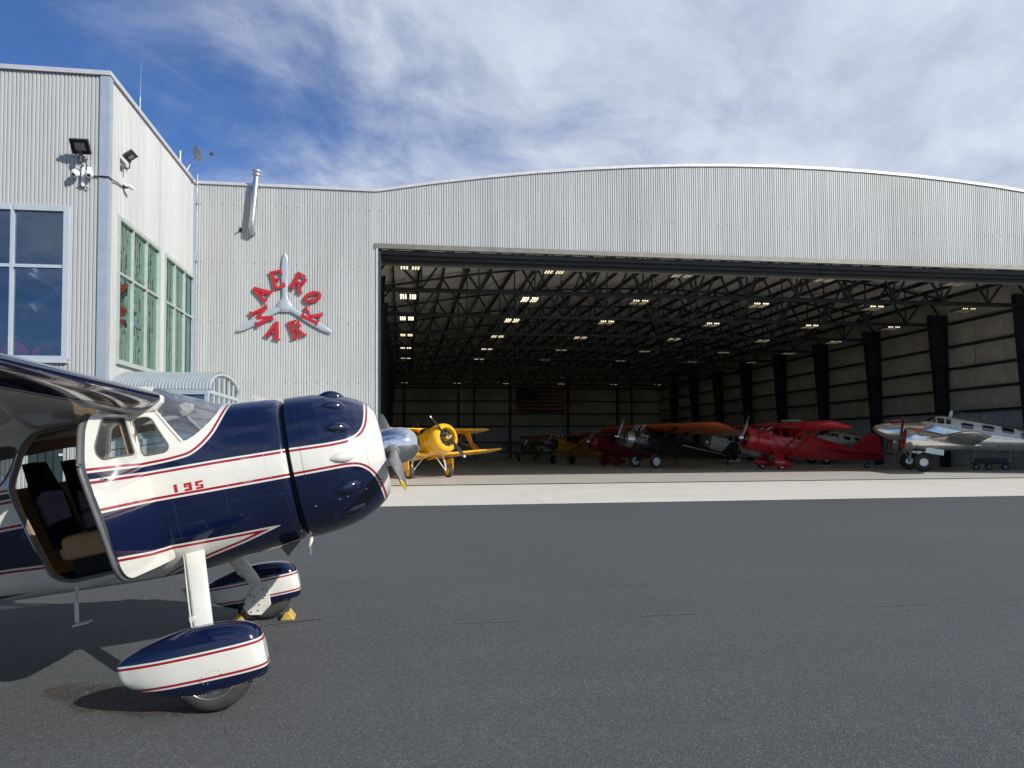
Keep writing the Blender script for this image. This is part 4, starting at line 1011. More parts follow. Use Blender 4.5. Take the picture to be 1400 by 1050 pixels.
build('rear_bench', MB().box(-1.85, -1.42, -.40, .40, .97, 1.17), M['navyseat'], plane, bevel=.05)
build('rear_bench_back', MB().box(-1.93, -1.80, -.44, .44, 1.15, 1.65), M['navyseat'], plane, bevel=.05)
build('side_pocket', MB().box(-.62, -.2, .50, .56, 1.25, 1.5), M['tan'], plane)
bag = thing('flight_bag', 'black bag lying on the tan front seat inside the open cabin', 'bag', (0, 0, 0))
bag.matrix_world = Matrix.Translation((-1.209, 6.035, 0)) @ Matrix.Rotation(HEADING, 4, 'Z') @ Matrix.Rotation(-ATT, 4, 'Y') @ Matrix.Translation((-.70, -.30, 1.20))
build('body', MB().box(-.10, .10, -.10, .12, .0, .16), M['black'], bag, bevel=.03); build('handle', MB().tube([(-.06, 0, .155), (-.04, 0, .21), (.04, 0, .21), (.06, 0, .155)], .009, 6), M['black'], bag)
yk = build('control_yoke', MB().tube([(.0, -.26, 1.40), (-.22, -.26, 1.42)], .014, 8).tube([(-.22, -.40, 1.52), (-.22, -.38, 1.41), (-.22, -.14, 1.41), (-.22, -.12, 1.52)], .016, 8), M['black'], plane, smooth=40)
yk2 = reuse('control_yoke', yk, plane, (0, .52, 0))

# door, swung open on its slanting front edge
PHI = radians(83)
dr = bpy.data.objects.new('cabin_door', None); link(dr, plane); dr['label'] = 'open cabin door swung square to the fuselage'
def swung(x, y, z, k=0.0):
    """closed position (x, y, z), k inwards -> open position"""
    xf = XF(z); yf = ysurf(xf, z, -1); a, b_ = x - xf, y - yf + k
    return (xf + a * cos(PHI) - b_ * sin(PHI), yf + a * sin(PHI) + b_ * cos(PHI), z)
xs_d = np.arange(-1.14, -.16, .016); Vd, Fd = fus_grid(xs_d, 300); side_s = Vd[:, 1]; Pd = Vd[:, [0, 2]]
sd_ = one_side(poly_sd(Pd, DOOR), -1); sw_ = poly_sd(Pd, DWIN)
Vp, Fp = clip(Vd, Fd, np.maximum(sd_, -sw_), False)
sdp = fus_sd(Vp)
raw('door_skin', [swung(*p) for p in Vp], Fp, M['livery'], dr, 50, sdp)
raw('inner_panel', [swung(*p, .045) for p in Vp], [f[::-1] for f in Fp], M['tan'], dr, 50)
Vp, Fp = clip(Vd, Fd, np.maximum(sd_, sw_), False)
raw('door_window', [swung(*p, .02) for p in Vp], Fp, M['glass_cabin'], dr, 50)
def dloc(x, z, k): return swung(x, ysurf(x, z, -1), z, k)
n = len(DOOR); mb = MB(); mb.v = [dloc(x, z, 0) for x, z in DOOR] + [dloc(x, z, .05) for x, z in DOOR]; _ff = [(i, (i + 1) % n, (i + 1) % n + n, i + n) for i in range(n)]; _aft = [f for f in _ff if DOOR[f[0]][0] < -.86 or DOOR[f[0]][1] < 1.0]
mb.f = _aft; build('door_edge', mb, M['greyrubber'], dr, fix=False); mb.f = [f for f in _ff if f not in _aft]; build('door_edge', mb, M['creamplate'], dr, fix=False)
pts = [dloc(x, z, .035) for x, z in _o if x < -.86 or z < 1.0]; build('door_seal', MB().tube(pts, .016, 8), M['greyrubber'], dr, smooth=60)
pts = [dloc(x, z, .0) for x, z in DWIN]; build('window_frame', MB().tube(pts + [pts[0]], .006, 6, False), M['greyrubber'], dr, smooth=60)
build('door_handle', MB().tube([dloc(-.97, 1.515, -.002), dloc(-.97, 1.515, -.018), dloc(-.93, 1.515, -.018)], .006, 6), M['chrome'], dr)

# cowling
AZ = 1.335
CP = [(.685, .50), (.678, .545), (.684, .559), (.80, .556), (.90, .547), (1.0, .531), (1.10, .503), (1.18, .468), (1.25, .428), (1.30, .390), (1.335, .350), (1.352, .315), (1.352, .290), (1.33, .268), (1.25, .26)]
NT2 = 240
th = np.linspace(0, 2 * pi, NT2, endpoint=False)
cx = []; 
for (x0, r_0), (x1, r_1) in zip(CP[:-1], CP[1:]):
    k = max(1, int(abs(x1 - x0) / .015)); cx += [(x0 + (x1 - x0) * i / k, r_0 + (r_1 - r_0) * i / k) for i in range(k)]
cx.append(CP[-1])
Vc = np.concatenate([np.stack([np.full(NT2, x), r * np.cos(th), AZ + r * np.sin(th)], 1) for x, r in cx])
raw('cowling', Vc, [f[::-1] for f in grid_tris(len(cx), NT2)], M['livery'], plane, 60, fus_sd(Vc))
build('cowl_gap', MB().lathe([(.60, .525), (.76, .525)], (0, 0, AZ), (1, 0, 0), 48, True, True), M['gap'], plane)
def hoop(x, r, name='cowl_seam', w=.0016, k0=0, k1=97):
    pts = [(x, r * cos(2 * pi * k / 96), AZ + r * sin(2 * pi * k / 96)) for k in range(k0, k1)]
    return build(name, MB().tube(pts, w, 4, False), M['gap'], plane)
rc = lambda x: float(np.interp(x, [p[0] for p in CP[2:12]], [p[1] for p in CP[2:12]]))
hoop(.755, rc(.755)); hoop(1.215, rc(1.215), w=.001)
for al in (-32, 212):
    pts = [(x, -rc(x) * cos(radians(al)), AZ + rc(x) * sin(radians(al))) for x in np.linspace(.70, 1.30, 14)]
    build('cowl_seam', MB().tube(pts, .0035, 5), M['navypaint'], plane)
    for x in (.78, .96, 1.02, 1.16, 1.27):
        build('cowl_latch', MB().ball((x, -(rc(x) + .002) * cos(radians(al)), AZ + (rc(x) + .002) * sin(radians(al))), .007, 6), M['alu'], plane)
for k in range(14):
    al = radians(25.7 * k + 2); cx_, ra = 1.05, rc(1.05); ey, ez = -cos(al), sin(al); ty, tz = sin(al), cos(al)
    mb = MB(); rings = []
    for i in range(15):
        t = i / 14; x = cx_ - .125 + .215 * t; w = .046 * (sin(pi * t ** 1.35) ** .62 if 0 < t < 1 else 0.02); hgt = w * .85; rr = rc(x) - .012
        rings.append([(x, ey * (rr + hgt * 1.25 * sin(b_)) + ty * w * cos(b_), AZ + ez * (rr + hgt * 1.25 * sin(b_)) + tz * w * cos(b_)) for b_ in [2 * pi * j / 16 for j in range(16)]])
    mb.loft(rings)
    if 250 < 25.7 * k + 2 < 300: continue
    z = AZ + ez * ra; wht = min(poly_sd(np.array([[cx_, z]]), T_NAVY)[0], poly_sd(np.array([[cx_, z]]), B_NAVY)[0]) > 0
    build('rocker_blister', mb, M['creampaint'] if wht else M['navypaint'], plane, smooth=60)
    if abs(25.7 * k + 2) < 95 or 25.7 * k > 265:
        mb = MB()
        for j in range(26):
            b_ = 2 * pi * j / 26; x = cx_ - .02 + .135 * cos(b_); o_ = .075 * sin(b_); a2 = al + o_ / ra; rr = rc(x) + .0005
            mb.ball((x, -rr * cos(a2), AZ + rr * sin(a2)), .0022, 4)
        build('blister_rivets', mb, M['rivet'] if not wht else M['creamplate'], plane)['kind'] = 'stuff'
# engine seen in the cowl opening
eng = build('engine', MB().lathe([(1.0, .16), (1.12, .18), (1.22, .14), (1.34, .09)], (0, 0, AZ), (1, 0, 0), 20, True, True), M['engine'], plane, smooth=40)
for k in range(7):
    a = 2 * pi * k / 7 + .3; mb = MB()
    for i in range(5): mb.lathe([(.16 + i * .055, .075), (.19 + i * .055, .075)], (1.12, 0, AZ), (0, cos(a), sin(a)), 10, True, True)
    build('cylinder', mb, M['engine'], eng)
build('baffle', MB().lathe([(.99, .02), (1.0, .50)], (0, 0, AZ), (1, 0, 0), 40), M['gap'], plane)
# spinner and propeller
prop = bpy.data.objects.new('propeller', None); link(prop, plane); prop.location = (1.415, 0, AZ + .015)
sp = [(-.055, .0), (-.055, .150), (.0, .1515), (.06, .150), (.11, .143), (.155, .128), (.19, .104), (.215, .074), (.23, .040), (.236, .0)]
build('spinner', MB().lathe([(t, max(r, .001)) for t, r in sp], (0, 0, 0), (1, 0, 0), 48, True, True), M['spinner'], prop, smooth=35)
build('spinner_seam', MB().tube([(-.012, .1525 * cos(2 * pi * k / 40), .1525 * sin(2 * pi * k / 40)) for k in range(41)], .0015, 4, False), M['gap'], prop)
for bi, base in enumerate((180 + 17, 17)):
    a = radians(base); e = Vector((0, cos(a), sin(a))); tn = Vector((0, -sin(a), cos(a))); mb = MB(); rings = []; tip = []
    for i in range(22):
        t = i / 21; r = .10 + .86 * t
        if t < .12: w, thk, tw = .040, .040, 60
        else:
            q = (t - .12) / .88; w = (.034 + .024 * min(1, q * 3.2)) * (1 - max(0, q - .80) ** 2 * 10) if q < .97 else .034
            w = max(w, .02); thk = .034 * (1 - q * .8) + .004; tw = 58 - 40 * q
        g = radians(tw); ax = Vector((cos(g), 0, 0)) * 1.0 + Vector((0, 0, 0)); chord = Vector((sin(g), 0, 0)) + tn * cos(g); nor = Vector((cos(g), 0, 0)) - tn * sin(g)
        ring = [e * r + chord * (w * cos(b_)) + nor * (thk * sin(b_)) for b_ in [2 * pi * j / 12 for j in range(12)]]
        rings.append(ring)
    blade = build('propeller_blade', MB().loft(rings[:21]), M['grey_blade'], prop, smooth=50)
    build('blade_tip', MB().loft(rings[20:]), M['yellowtip'], prop, smooth=50)
    build('blade_cuff', MB().lathe([(.10, .062), (.150, .064), (.152, .056), (.17, .050)], (0, 0, 0), e, 20, True, True), M['grey_blade'], prop, smooth=30)

# 195 on the cowl side
def mark(x0, z0, boxes, s=1.0):
    mb = MB()
    for a, b_, c, d in boxes:
        xa, xb = x0 + a * s, x0 + b_ * s; za, zb = z0 + c * s, z0 + d * s
        vs = []
        for off in (-.0012, .001):
            for x, z in ((xa, za), (xb, za), (xb, zb), (xa, zb)): vs.append((x, ysurf(x, z, -1) + off, z))
        mb.add(vs, [(0, 1, 2, 3), (7, 6, 5, 4), (0, 4, 5, 1), (1, 5, 6, 2), (2, 6, 7, 3), (3, 7, 4, 0)])
    return mb
build('number_mark', mark(-.118, 1.345, [(.004, .026, 0, .056)]), M['digit'], plane, label='red figure 1')
build('number_mark', mark(-.048, 1.340, [(0, .050, .040, .056), (0, .014, .026, .0399), (.030, .050, .0161, .0399), (.0141, .0299, .026, .034), (0, .050, 0, .016)]), M['digit'], plane, label='red figure 9')
build('number_mark', mark(.026, 1.338, [(0, .050, .042, .056), (0, .018, .030, .0419), (0, .050, .022, .0299), (.032, .050, .0141, .0219), (0, .050, 0, .014)]), M['digit'], plane, label='red figure 5')

# panel seams and rivets on the side
def side_line(p, q, nm='panel_seam', r=.0012, mat_='creamplate'):
    pts = [(p[0] + (q[0] - p[0]) * t, 0, p[1] + (q[1] - p[1]) * t) for t in np.linspace(0, 1, 9)]
    return build(nm, MB().tube([(x, ysurf(x, z, -1), z) for x, _, z in pts], r, 4, False), M[mat_], plane)
side_line((.23, 1.32), (.21, 1.49)); side_line((.52, 1.31), (.50, 1.49)); side_line((.22, 1.405), (.50, 1.40), r=.0009); side_line((-.15, .99), (-.13, 1.29), mat_='navypaint')
circ = [(.37 + .085 * cos(2 * pi * k / 28), 1.40 + .085 * sin(2 * pi * k / 28)) for k in range(29)]
build('access_panel', MB().tube([(x, ysurf(x, z, -1), z) for x, z in circ], .0013, 4, False), M['creamplate'], plane)
mb = MB()
def rivets(p, q, n):
    for t in np.linspace(0, 1, n):
        x = p[0] + (q[0] - p[0]) * t; z = p[1] + (q[1] - p[1]) * t; mb.ball((x, ysurf(x, z, -1) - .0004, z), .0024, 4)
rivets((-.60, 1.235), (-.17, 1.215), 30); rivets((-.13, 1.235), (.57, 1.185), 26); rivets((-.14, 1.03), (-.14, 1.29), 14); rivets((.20, 1.02), (.205, 1.28), 10); rivets((-.60, 1.04), (-.12, 1.02), 26); rivets((-.10, 1.11), (.02, 1.11), 8); rivets((-.62, 1.03), (-.62, 1.25), 12); rivets((.02, 1.10), (.06, 1.0), 6); rivets((.25, 1.66), (.60, 1.70), 22); rivets((.60, .95), (.60, 1.25), 10)
build('rivet_rows', mb, M['rivet'], plane)['kind'] = 'stuff'

# wings
def foil(n=28):
    up_, lo = [], []
    for i in range(n + 1):
        x = (1 - cos(pi * i / n)) / 2; yt = 5 *   .12 * (.2969 * sqrt(x) - .126 * x - .3516 * x * x + .2843 * x ** 3 - .1036 * x ** 4)
        cam = (.02 / .16) * (.8 * x - x * x) if x < .4 else (.02 / .36) * (.2 + .8 * x - x * x)
        up_.append((x, cam + yt)); lo.append((x, cam - yt))
    return up_[::-1] + lo[1:-1]
FO = foil()
def wing(sgn, y0, half, xr, xt_, zr, zt_, cr, ct, name, parent, mat_, ns=18, inc=1.5, band=.16, sdmat=True, thick=1.0, tipr=.07):
    V = []; SD = []
    for i in range(ns + 1):
        t = i / ns; y = y0 + (half - y0) * t; c = cr + (ct - cr) * t; tk_ = thick; xl = xr + (xt_ - xr) * t; z = zr + (zt_ - zr) * t; k = 1.0
        if t > 1 - tipr: k = sqrt(max(.004, 1 - ((t - 1 + tipr) / tipr) ** 2)); 
        for u, w in FO:
            d = u * c; X = xl - (1 - k) * c * .25 - d * k
            V.append((X, sgn * y, z + w * tk_ * c * k - d * k * math.tan(radians(inc)))); SD.append(d - band - (.03 if w > 0 else 0))
    n = len(FO); V = np.array(V); F = grid_tris(ns + 1, n)
    if sgn > 0: F = [f[::-1] for f in F]
    capF = [tuple([ns * n, ns * n + i, ns * n + i + 1]) for i in range(1, n - 1)] + [(0, i + 1, i) for i in range(1, n - 1)]
    return raw(name, V, F + capF, mat_, parent, 50, np.array(SD) if sdmat else None)
for sgn in (-1, 1):
    w = wing(sgn, .46, 5.5, -.095, -.34, 2.022, 2.13, 1.86, 1.20, 'wing', plane, M['livery_wing'], 26, .6)
    build('aileron_gap', MB().tube([(-1.55, sgn * 2.9, 1.93), (-1.42, sgn * 5.2, 2.03)], .006, 4), M['gap'], w)

    build('wing_root_fairing', MB().prism([(-.080, 2.035), (-.095, 1.985), (-.150, 1.940), (-.30, 1.925), (-.55, 1.93), (-.55, 1.99), (-.28, 2.03), (-.15, 2.06)], lambda x, z: (x, sgn * .445, z), (0, sgn * .075, 0)), M['creampaint'], plane, bevel=.02)
# tail
def flat_surf(pts, fn, th_, name, mat_, parent):
    return build(name, MB().prism(pts, fn, th_), mat_, parent, bevel=.015)
flat_surf([(-5.2, 1.82), (-5.9, 2.75), (-6.3, 2.78), (-6.45, 1.6), (-6.2, 1.55)], lambda x, z: (x, -.03, z), (0, .06, 0), 'fin', M['creampaint'], plane)
for sgn in (-1, 1): flat_surf([(-5.3, .05), (-5.55, 1.6), (-6.1, 1.65), (-6.3, .05)], lambda x, y, s=sgn: (x, s * y, 1.68), (0, 0, .05), 'tailplane', M['creampaint'], plane)
tw = build('tail_wheel', MB().lathe([(-.05, .06), (-.04, .12), (.04, .12), (.05, .06)], (-5.75, 0, 1.28), (0, 1, 0), 16, True, True), M['rubber'], plane)
build('fork', MB().tube([(-5.6, 0, 1.45), (-5.75, .07, 1.28)], .02, 6).tube([(-5.6, 0, 1.45), (-5.75, -.07, 1.28)], .02, 6), M['alu'], tw)

# undercarriage
PTOP = ([-.475, -.47, -.44, -.359, -.26, -.162, -.03, .095, .20, .299, .345, .366, .372], [.385, .405, .428, .463, .49, .511, .521, .517, .503, .475, .44, .405, .37])
PBOT = ([-.475, -.47, -.44, -.345, -.25, -.152, 0, .15, .25, .31, .345, .366, .372], [.35, .322, .275, .215, .165, .130, .108, .108, .115, .130, .142, .165, .20])
PHW = ([-.475, -.465, -.40, -.30, -.15, .05, .20, .30, .35, .372], [.02, .045, .075, .106, .132, .142, .138, .122, .098, .06])
def pant(sgn):
    yc = sgn * 1.235
    g = bpy.data.objects.new('wheel_unit', None); link(g, plane)
    xs_ = np.concatenate([np.linspace(-.475, -.40, 9), np.arange(-.385, .30, .015), np.linspace(.30, .372, 10)]); nt_ = 96; th_ = np.linspace(0, 2 * pi, nt_, endpoint=False)
    zt, zb, hw = pchip(*PTOP, xs_), pchip(*PBOT, xs_), pchip(*PHW, xs_); V = []
    for i, x in enumerate(xs_):
        h = (zt[i] - zb[i]) / 2; e = 2 / 2.8; c, s = np.cos(th_), np.sin(th_)
        V.append(np.stack([np.full(nt_, x), yc + hw[i] * np.sign(c) * np.abs(c) ** e, (zt[i] + zb[i]) / 2 + h * np.sign(s) * np.abs(s) ** e], 1))
    V = np.concatenate(V); top = .392 - .027 * V[:, 0]; bot = .214 - .036 * V[:, 0]
    S = np.minimum(top - V[:, 2], V[:, 2] - bot)
    sl = np.minimum.reduce([np.hypot(V[:, 0] - .056, 0 * V[:, 0]) - .245]) ; cut = np.maximum(np.abs(V[:, 0] - .06) - .255, np.maximum(V[:, 2] - .145, np.abs(V[:, 1] - yc) - .112))
    V4 = np.concatenate([V, S[:, None]], 1); _e = (len(xs_) - 1) * nt_; capf = [(_e, _e + k, _e + k + 1) for k in range(1, nt_ - 1)] + [(0, k + 1, k) for k in range(1, nt_ - 1)]
    Vp, Fp = clip(V4, [f[::-1] for f in grid_tris(len(xs_), nt_)] + capf, cut)
    raw('wheel_pant', Vp[:, :3], Fp, M['livery_pant'], g, 60, Vp[:, 3])
    R = .242; tyre = [(-.080, .12), (-.092, .16), (-.090, .19), (-.07, .222), (-.035, .238), (0, R), (.035, .238), (.07, .222), (.090, .19), (.092, .16), (.080, .12)]
    wc = (.048, yc, .2365)
    tr = build('tyre', MB().lathe(tyre, wc, (0, 1, 0), 48), M['rubber'], g, smooth=50, fix=False)
    build('wheel_hub', MB().lathe([(-.08, .02), (-.085, .09), (-.06, .13), (.06, .13), (.085, .09), (.08, .02)], wc, (0, 1, 0), 32, True, True), M['pgrey'], g, smooth=40)
    build('hub_rim', MB().tube([(wc[0] + .148 * cos(2 * pi * k / 40), yc + sgn * .088, wc[2] + .148 * sin(2 * pi * k / 40)) for k in range(41)], .006, 6, False), M['alu'], g, smooth=60)
    # spring steel leg
    a, b_, c = Vector((-.11, sgn * .40, .945)), Vector((-.012, sgn * 1.0, .46)), Vector((.0, sgn * 1.14, .345))
    rings = []
    for p, hwid in ((a, .070), (a.lerp(b_, .5), .065), (b_, .060), (c, .058)):
        d = (b_ - a).normalized(); nn = Vector((0, d.z, -d.y)) * sgn
        rings.append([p + Vector((hwid * cos(t), 0, 0)) * 1.0 + nn * (.018 * np.sign(sin(t)) * abs(sin(t)) ** .5) for t in [2 * pi * k / 16 for k in range(16)]])
    build('gear_leg', MB().loft(rings), M['creampaint'], plane, smooth=50)
    o_ = Vector((-.072, 0, .0)); build('brake_line', MB().tube([a + o_, a.lerp(b_, .6) + o_ * 1.05, b_ + o_], .006, 6).box(-.10, -.07, sgn * .93 - .02, sgn * .93 + .02, .50, .54), M['creamplate'], plane, smooth=40)
    # bracket plate on the inner face
    yi = yc - sgn * .140
    pl = build('bracket_plate', MB().prism([(-.145, .17), (-.10, .27), (-.055, .285), (-.03, .335), (.05, .35), (.11, .335), (.10, .145), (.0, .072), (-.10, .095)], lambda x, z: (x, yi, z), (0, -sgn * .018, 0)), M['creamplate'], g, bevel=.004)
    mb = MB()
    for x, z in ((-.12, .20), (-.10, .25), (-.06, .27), (-.03, .25), (-.04, .21), (.0, .17), (-.02, .12), (-.08, .12), (.07, .24), (.05, .22), (.06, .30)): mb.ball((x, yi - sgn * .02, z), .008, 6)
    build('bolts', mb, M['engine'], g)['kind'] = 'stuff'
    mb = MB()
    for x in np.linspace(-.12, .34, 26):
        z = float(pchip(*PBOT, np.array([x]))[0]) + .035; hwid = float(pchip(*PHW, np.array([x]))[0]); mb.ball((x, yc + sgn * (hwid * .96), z), .003, 4)
    for x, z in ((.06, .262), (.085, .266), (.105, .268), (.03, .25), (.02, .225), (.03, .205), (.055, .20), (.13, .262), (.14, .24)): mb.ball((x - .02, yc + sgn * .141, z), .004, 5)
    build('pant_screws', mb, M['alu'], g)['kind'] = 'stuff'
pant(-1); pant(1)
# small fittings under the belly
build('boarding_step', MB().tube([(-.87, -.50, .85), (-.875, -.56, .74), (-.885, -.58, .62)], .014, 6).box(-.90, -.80, -.64, -.55, .607, .615), M['creamplate'], plane)
build('drain_pipe', MB().tube([(.685, -.18, .80), (.665, -.2, .74), (.645, -.21, .67)], [.013, .015, .017], 10), M['creampaint'], plane)
build('exhaust_stub', MB().prism([(.46, .78), (.60, .79), (.50, .705)], lambda x, z: (x, -.30, z), (0, .14, 0)), M['gap'], plane)
build('deck_antenna', MB().prism([(.46, 1.90), (.66, 1.885), (.64, 1.905), (.55, 1.915), (.46, 1.965), (.445, 1.965)], lambda x, z: (x, -.006, z), (0, .012, 0)), M['creamplate'], plane)
tag(build('rope', MB().tube([(-1.95, 6.4, .004), (-1.55, 6.75, .006), (-1.2, 7.0, .006), (-.75, 7.15, .01)], .005, 5), M['rubber']), 'thin dark line lying on the asphalt under the plane', 'rope')

# wheel chocks
def chock(x, label, flip):
    mb = MB(); mb.prism([(-.065, 0), (.07, 0), (.028, .07), (-.01, .075)], lambda a, z: (a * flip, -.11, z), (0, .22, 0))
    t = thing('wheel_chock', label, 'wheel chock', (x, 7.26, 0), (0, 0, HEADING), 'yellow chocks at the far wheel')
    build('block', mb, M['chock'], t, bevel=.01)
    build('grip', MB().tube([(0, -.06, .07), (0, -.03, .10), (0, .03, .10), (0, .06, .07)], .008, 6), M['rubber'], t)
chock(-1.50, 'yellow wheel chock behind the far wheel', 1); chock(-1.06, 'yellow wheel chock in front of the far wheel', -1)

# =================================================================== AIRCRAFT INSIDE THE HANGAR
def lerp_prof(st, xs_):
    st = sorted(st); X = [s[0] for s in st]
    return [pchip(X, [s[i] for s in st], xs_) for i in (1, 2, 3, 4)]
def sfus(st, mat_, par, wins=(), glass='glass_small', name='fuselage', dx=.08, nt_=64, band=None):
    """st: (x, top, bottom, half width, exponent)"""
    x0, x1 = min(s[0] for s in st), max(s[0] for s in st); xs_ = np.linspace(x0, x1, int((x1 - x0) / dx) + 2)
    zt, zb, hw, nn = lerp_prof(st, xs_); th_ = np.linspace(0, 2 * pi, nt_, endpoint=False); c, s = np.cos(th_), np.sin(th_); V = []
    for i, x in enumerate(xs_):
        h = (zt[i] - zb[i]) / 2; e = 2 / nn[i]
        V.append(np.stack([np.full(nt_, x), hw[i] * np.sign(c) * np.abs(c) ** e, (zt[i] + zb[i]) / 2 + h * np.sign(s) * np.abs(s) ** e], 1))
    V = np.concatenate(V); F = grid_tris(len(xs_), nt_); F += [(0, k + 1, k) for k in range(1, nt_ - 1)]; o = (len(xs_) - 1) * nt_; F += [(o, o + k, o + k + 1) for k in range(1, nt_ - 1)]
    P = V[:, [0, 2]]; S = np.full(len(V), 9.0); ws = []
    for poly, both in wins:
        sd = poly_sd(P, poly)
        for sg in ((1, -1) if both else (0,)):
            q = sd if sg == 0 else np.where(V[:, 1] * sg > 0, sd, 9.0); ws.append(q); S = np.minimum(S, q)
    if band:
        sb = np.maximum(poly_sd(P, band[0]), -S); Vg, Fg = clip(V, F, sb, False); raw('cabin_band', Vg, Fg, band[1], par, 50)
        S = np.minimum(S, poly_sd(P, band[0]))
    Vb, Fb = clip(V, F, S); raw(name, Vb, Fb, mat_, par, 50)
    for q in ws:
        Vg, Fg = clip(V, F, q, False)
        if len(Fg): raw('window', Vg, Fg, M[glass], par, 50)
def swheel(par, c, R, w, hub='alu', disc=False, hr=.64):
    t = build('wheel', MB().lathe([(-w * .4, R * hr * .9), (-w * .5, R * max(hr - .02, .3)), (-w * .55, R * .85), (-w * .3, R * .98), (0, R), (w * .3, R * .98), (w * .55, R * .85), (w * .5, R * max(hr - .02, .3)), (w * .4, R * hr * .9)], c, (0, 1, 0), 28), M['rubber'], par, smooth=50, fix=False)
    build('hub', MB().lathe([(-w * .5, .02), (-w * (.62 if disc else .42), R * .3), (-w * .48, R * hr), (w * .48, R * hr), (w * (.62 if disc else .42), R * .3), (w * .5, .02)], c, (0, 1, 0), 24, True, True), M[hub], t, smooth=40)
def sprop(par, c, R, ang, blades=2, bm='blackblade', tip='wheelwhite', spin='chrome', sr=.14, w=.10):
    pr = bpy.data.objects.new('propeller', None); link(pr, par); pr.location = c
    build('spinner', MB().lathe([(-.12, sr * .9), (.0, sr), (.12, sr * .85), (.22, sr * .5), (.27, .005)], (0, 0, 0), (1, 0, 0), 20, True, True), M[spin], pr, smooth=40)
    for k in range(blades):
        a = radians(ang + 360 * k / blades); e = Vector((0, cos(a), sin(a))); tn = Vector((0, -sin(a), cos(a))); rings = []
        for i in range(12):
            t = i / 11; r = sr * .7 + (R - sr * .7) * t; ww = w * (.55 + .45 * sin(pi * min(1, t * 1.1))) * (1 if t < .93 else .65); g = radians(50 - 32 * t)
            ch = Vector((sin(g), 0, 0)) + tn * cos(g); no = Vector((cos(g), 0, 0)) - tn * sin(g)
            rings.append([e * r + ch * ww * cos(b_) + no * ww * .2 * (1.1 - t) * sin(b_) for b_ in [2 * pi * j / 10 for j in range(10)]])
        build('blade', MB().loft(rings[:11]), M[bm], pr, smooth=50); build('blade_tip', MB().loft(rings[10:]), M[tip], pr, smooth=50)
def sengine(par, x, z, R, ncyl=9, length=.4):
    e_ = build('engine', MB().lathe([(-length, R * .38), (-.05, R * .42), (.1, R * .30), (.2, R * .12)], (x, 0, z), (1, 0, 0), 18, True, True), M['engine'], par, smooth=40)
    for k in range(ncyl):
        a = 2 * pi * k / ncyl + .2; d = (0, cos(a), sin(a)); mb = MB()
        for i in range(4): mb.lathe([(R * (.38 + i * .15), R * .17), (R * (.47 + i * .15), R * .17)], (x - length * .45, 0, z), d, 10, True, True)
        mb.tube([(x - .02, cos(a + .1) * R * .4, z + sin(a + .1) * R * .4), (x - length * .35, cos(a + .12) * R * .93, z + sin(a + .12) * R * .93)], R * .025, 5)
        build('cylinder', mb, M['engine'], e_, smooth=30)
def scowl(par, x0, x1, z, R, mat_, lip=.72, y=0, name='cowling', lipmat=None):
    L = x1 - x0
    build(name, MB().lathe([(x0 + .01, R * .90), (x0, R * .93), (x0 + L * .1, R * .985), (x0 + L * .45, R), (x0 + L * .72, R * .97), (x0 + L * .88, R * .90)] + ([] if lipmat else [(x0 + L * .97, R * (lip + .08)), (x1, R * lip), (x0 + L * .96, R * (lip - .03)), (x0 + L * .6, R * (lip - .05))]), (0, y, z), (1, 0, 0), 48), mat_, par, smooth=50, fix=False)
    if lipmat: build('cowl_lip', MB().lathe([(x0 + L * .88, R * .90), (x0 + L * .97, R * (lip + .08)), (x1, R * lip), (x0 + L * .96, R * (lip - .03)), (x0 + L * .6, R * (lip - .05))], (0, y, z), (1, 0, 0), 48), lipmat, par, smooth=50, fix=False)
    build('engine_baffle', MB().lathe([(x0 + .02, .02), (x0 + .03, R * .92)], (0, y, z), (1, 0, 0), 28), M['gap'], par)
def splane(label, cat_name, x, y, head, att, group=None, s=1.0):
    t = thing(cat_name, label, 'airplane', (x, y, 0.006), (0, -radians(att), radians(head)), group); t.scale = (s, s, s); return t
def swing(par, mat_, y0, half, xr, xt_, zr, zt_, cr, ct, name='wing', inc=2, thick=1.0, tipr=.07):
    for sg in (-1, 1): wing(sg, y0, half, xr, xt_, zr, zt_, cr, ct, name, par, mat_, 22, inc, .16, False, thick, tipr)
def sfin(par, poly, mat_, th_=.10, name='fin'): build(name, MB().prism(poly, lambda x, z: (x, -th_ / 2, z), (0, th_, 0)), mat_, par, bevel=.03)
def stail(par, poly, z, mat_, th_=.09):
    for sg in (-1, 1): build('tailplane', MB().prism(poly, lambda x, y: (x, sg * y, z), (0, 0, th_)), mat_, par, bevel=.03)
def spant(par, x0, x1, y, zt, zb, hw, mat_):
    rings = []
    for i in range(13):
        t = i / 12; k = sin(pi * t ** .62) ** .6 if 0 < t < 1 else .03; zc = zb + (zt - zb) * (.55 + .0 * t)
        rings.append([(x1 + (x0 - x1) * t, y + hw * k * cos(b_), zc + (zt - zb) / 2 * k * sin(b_)) for b_ in [2 * pi * j / 18 for j in range(18)]])
    build('wheel_pant', MB().loft(rings), mat_, par, smooth=60)

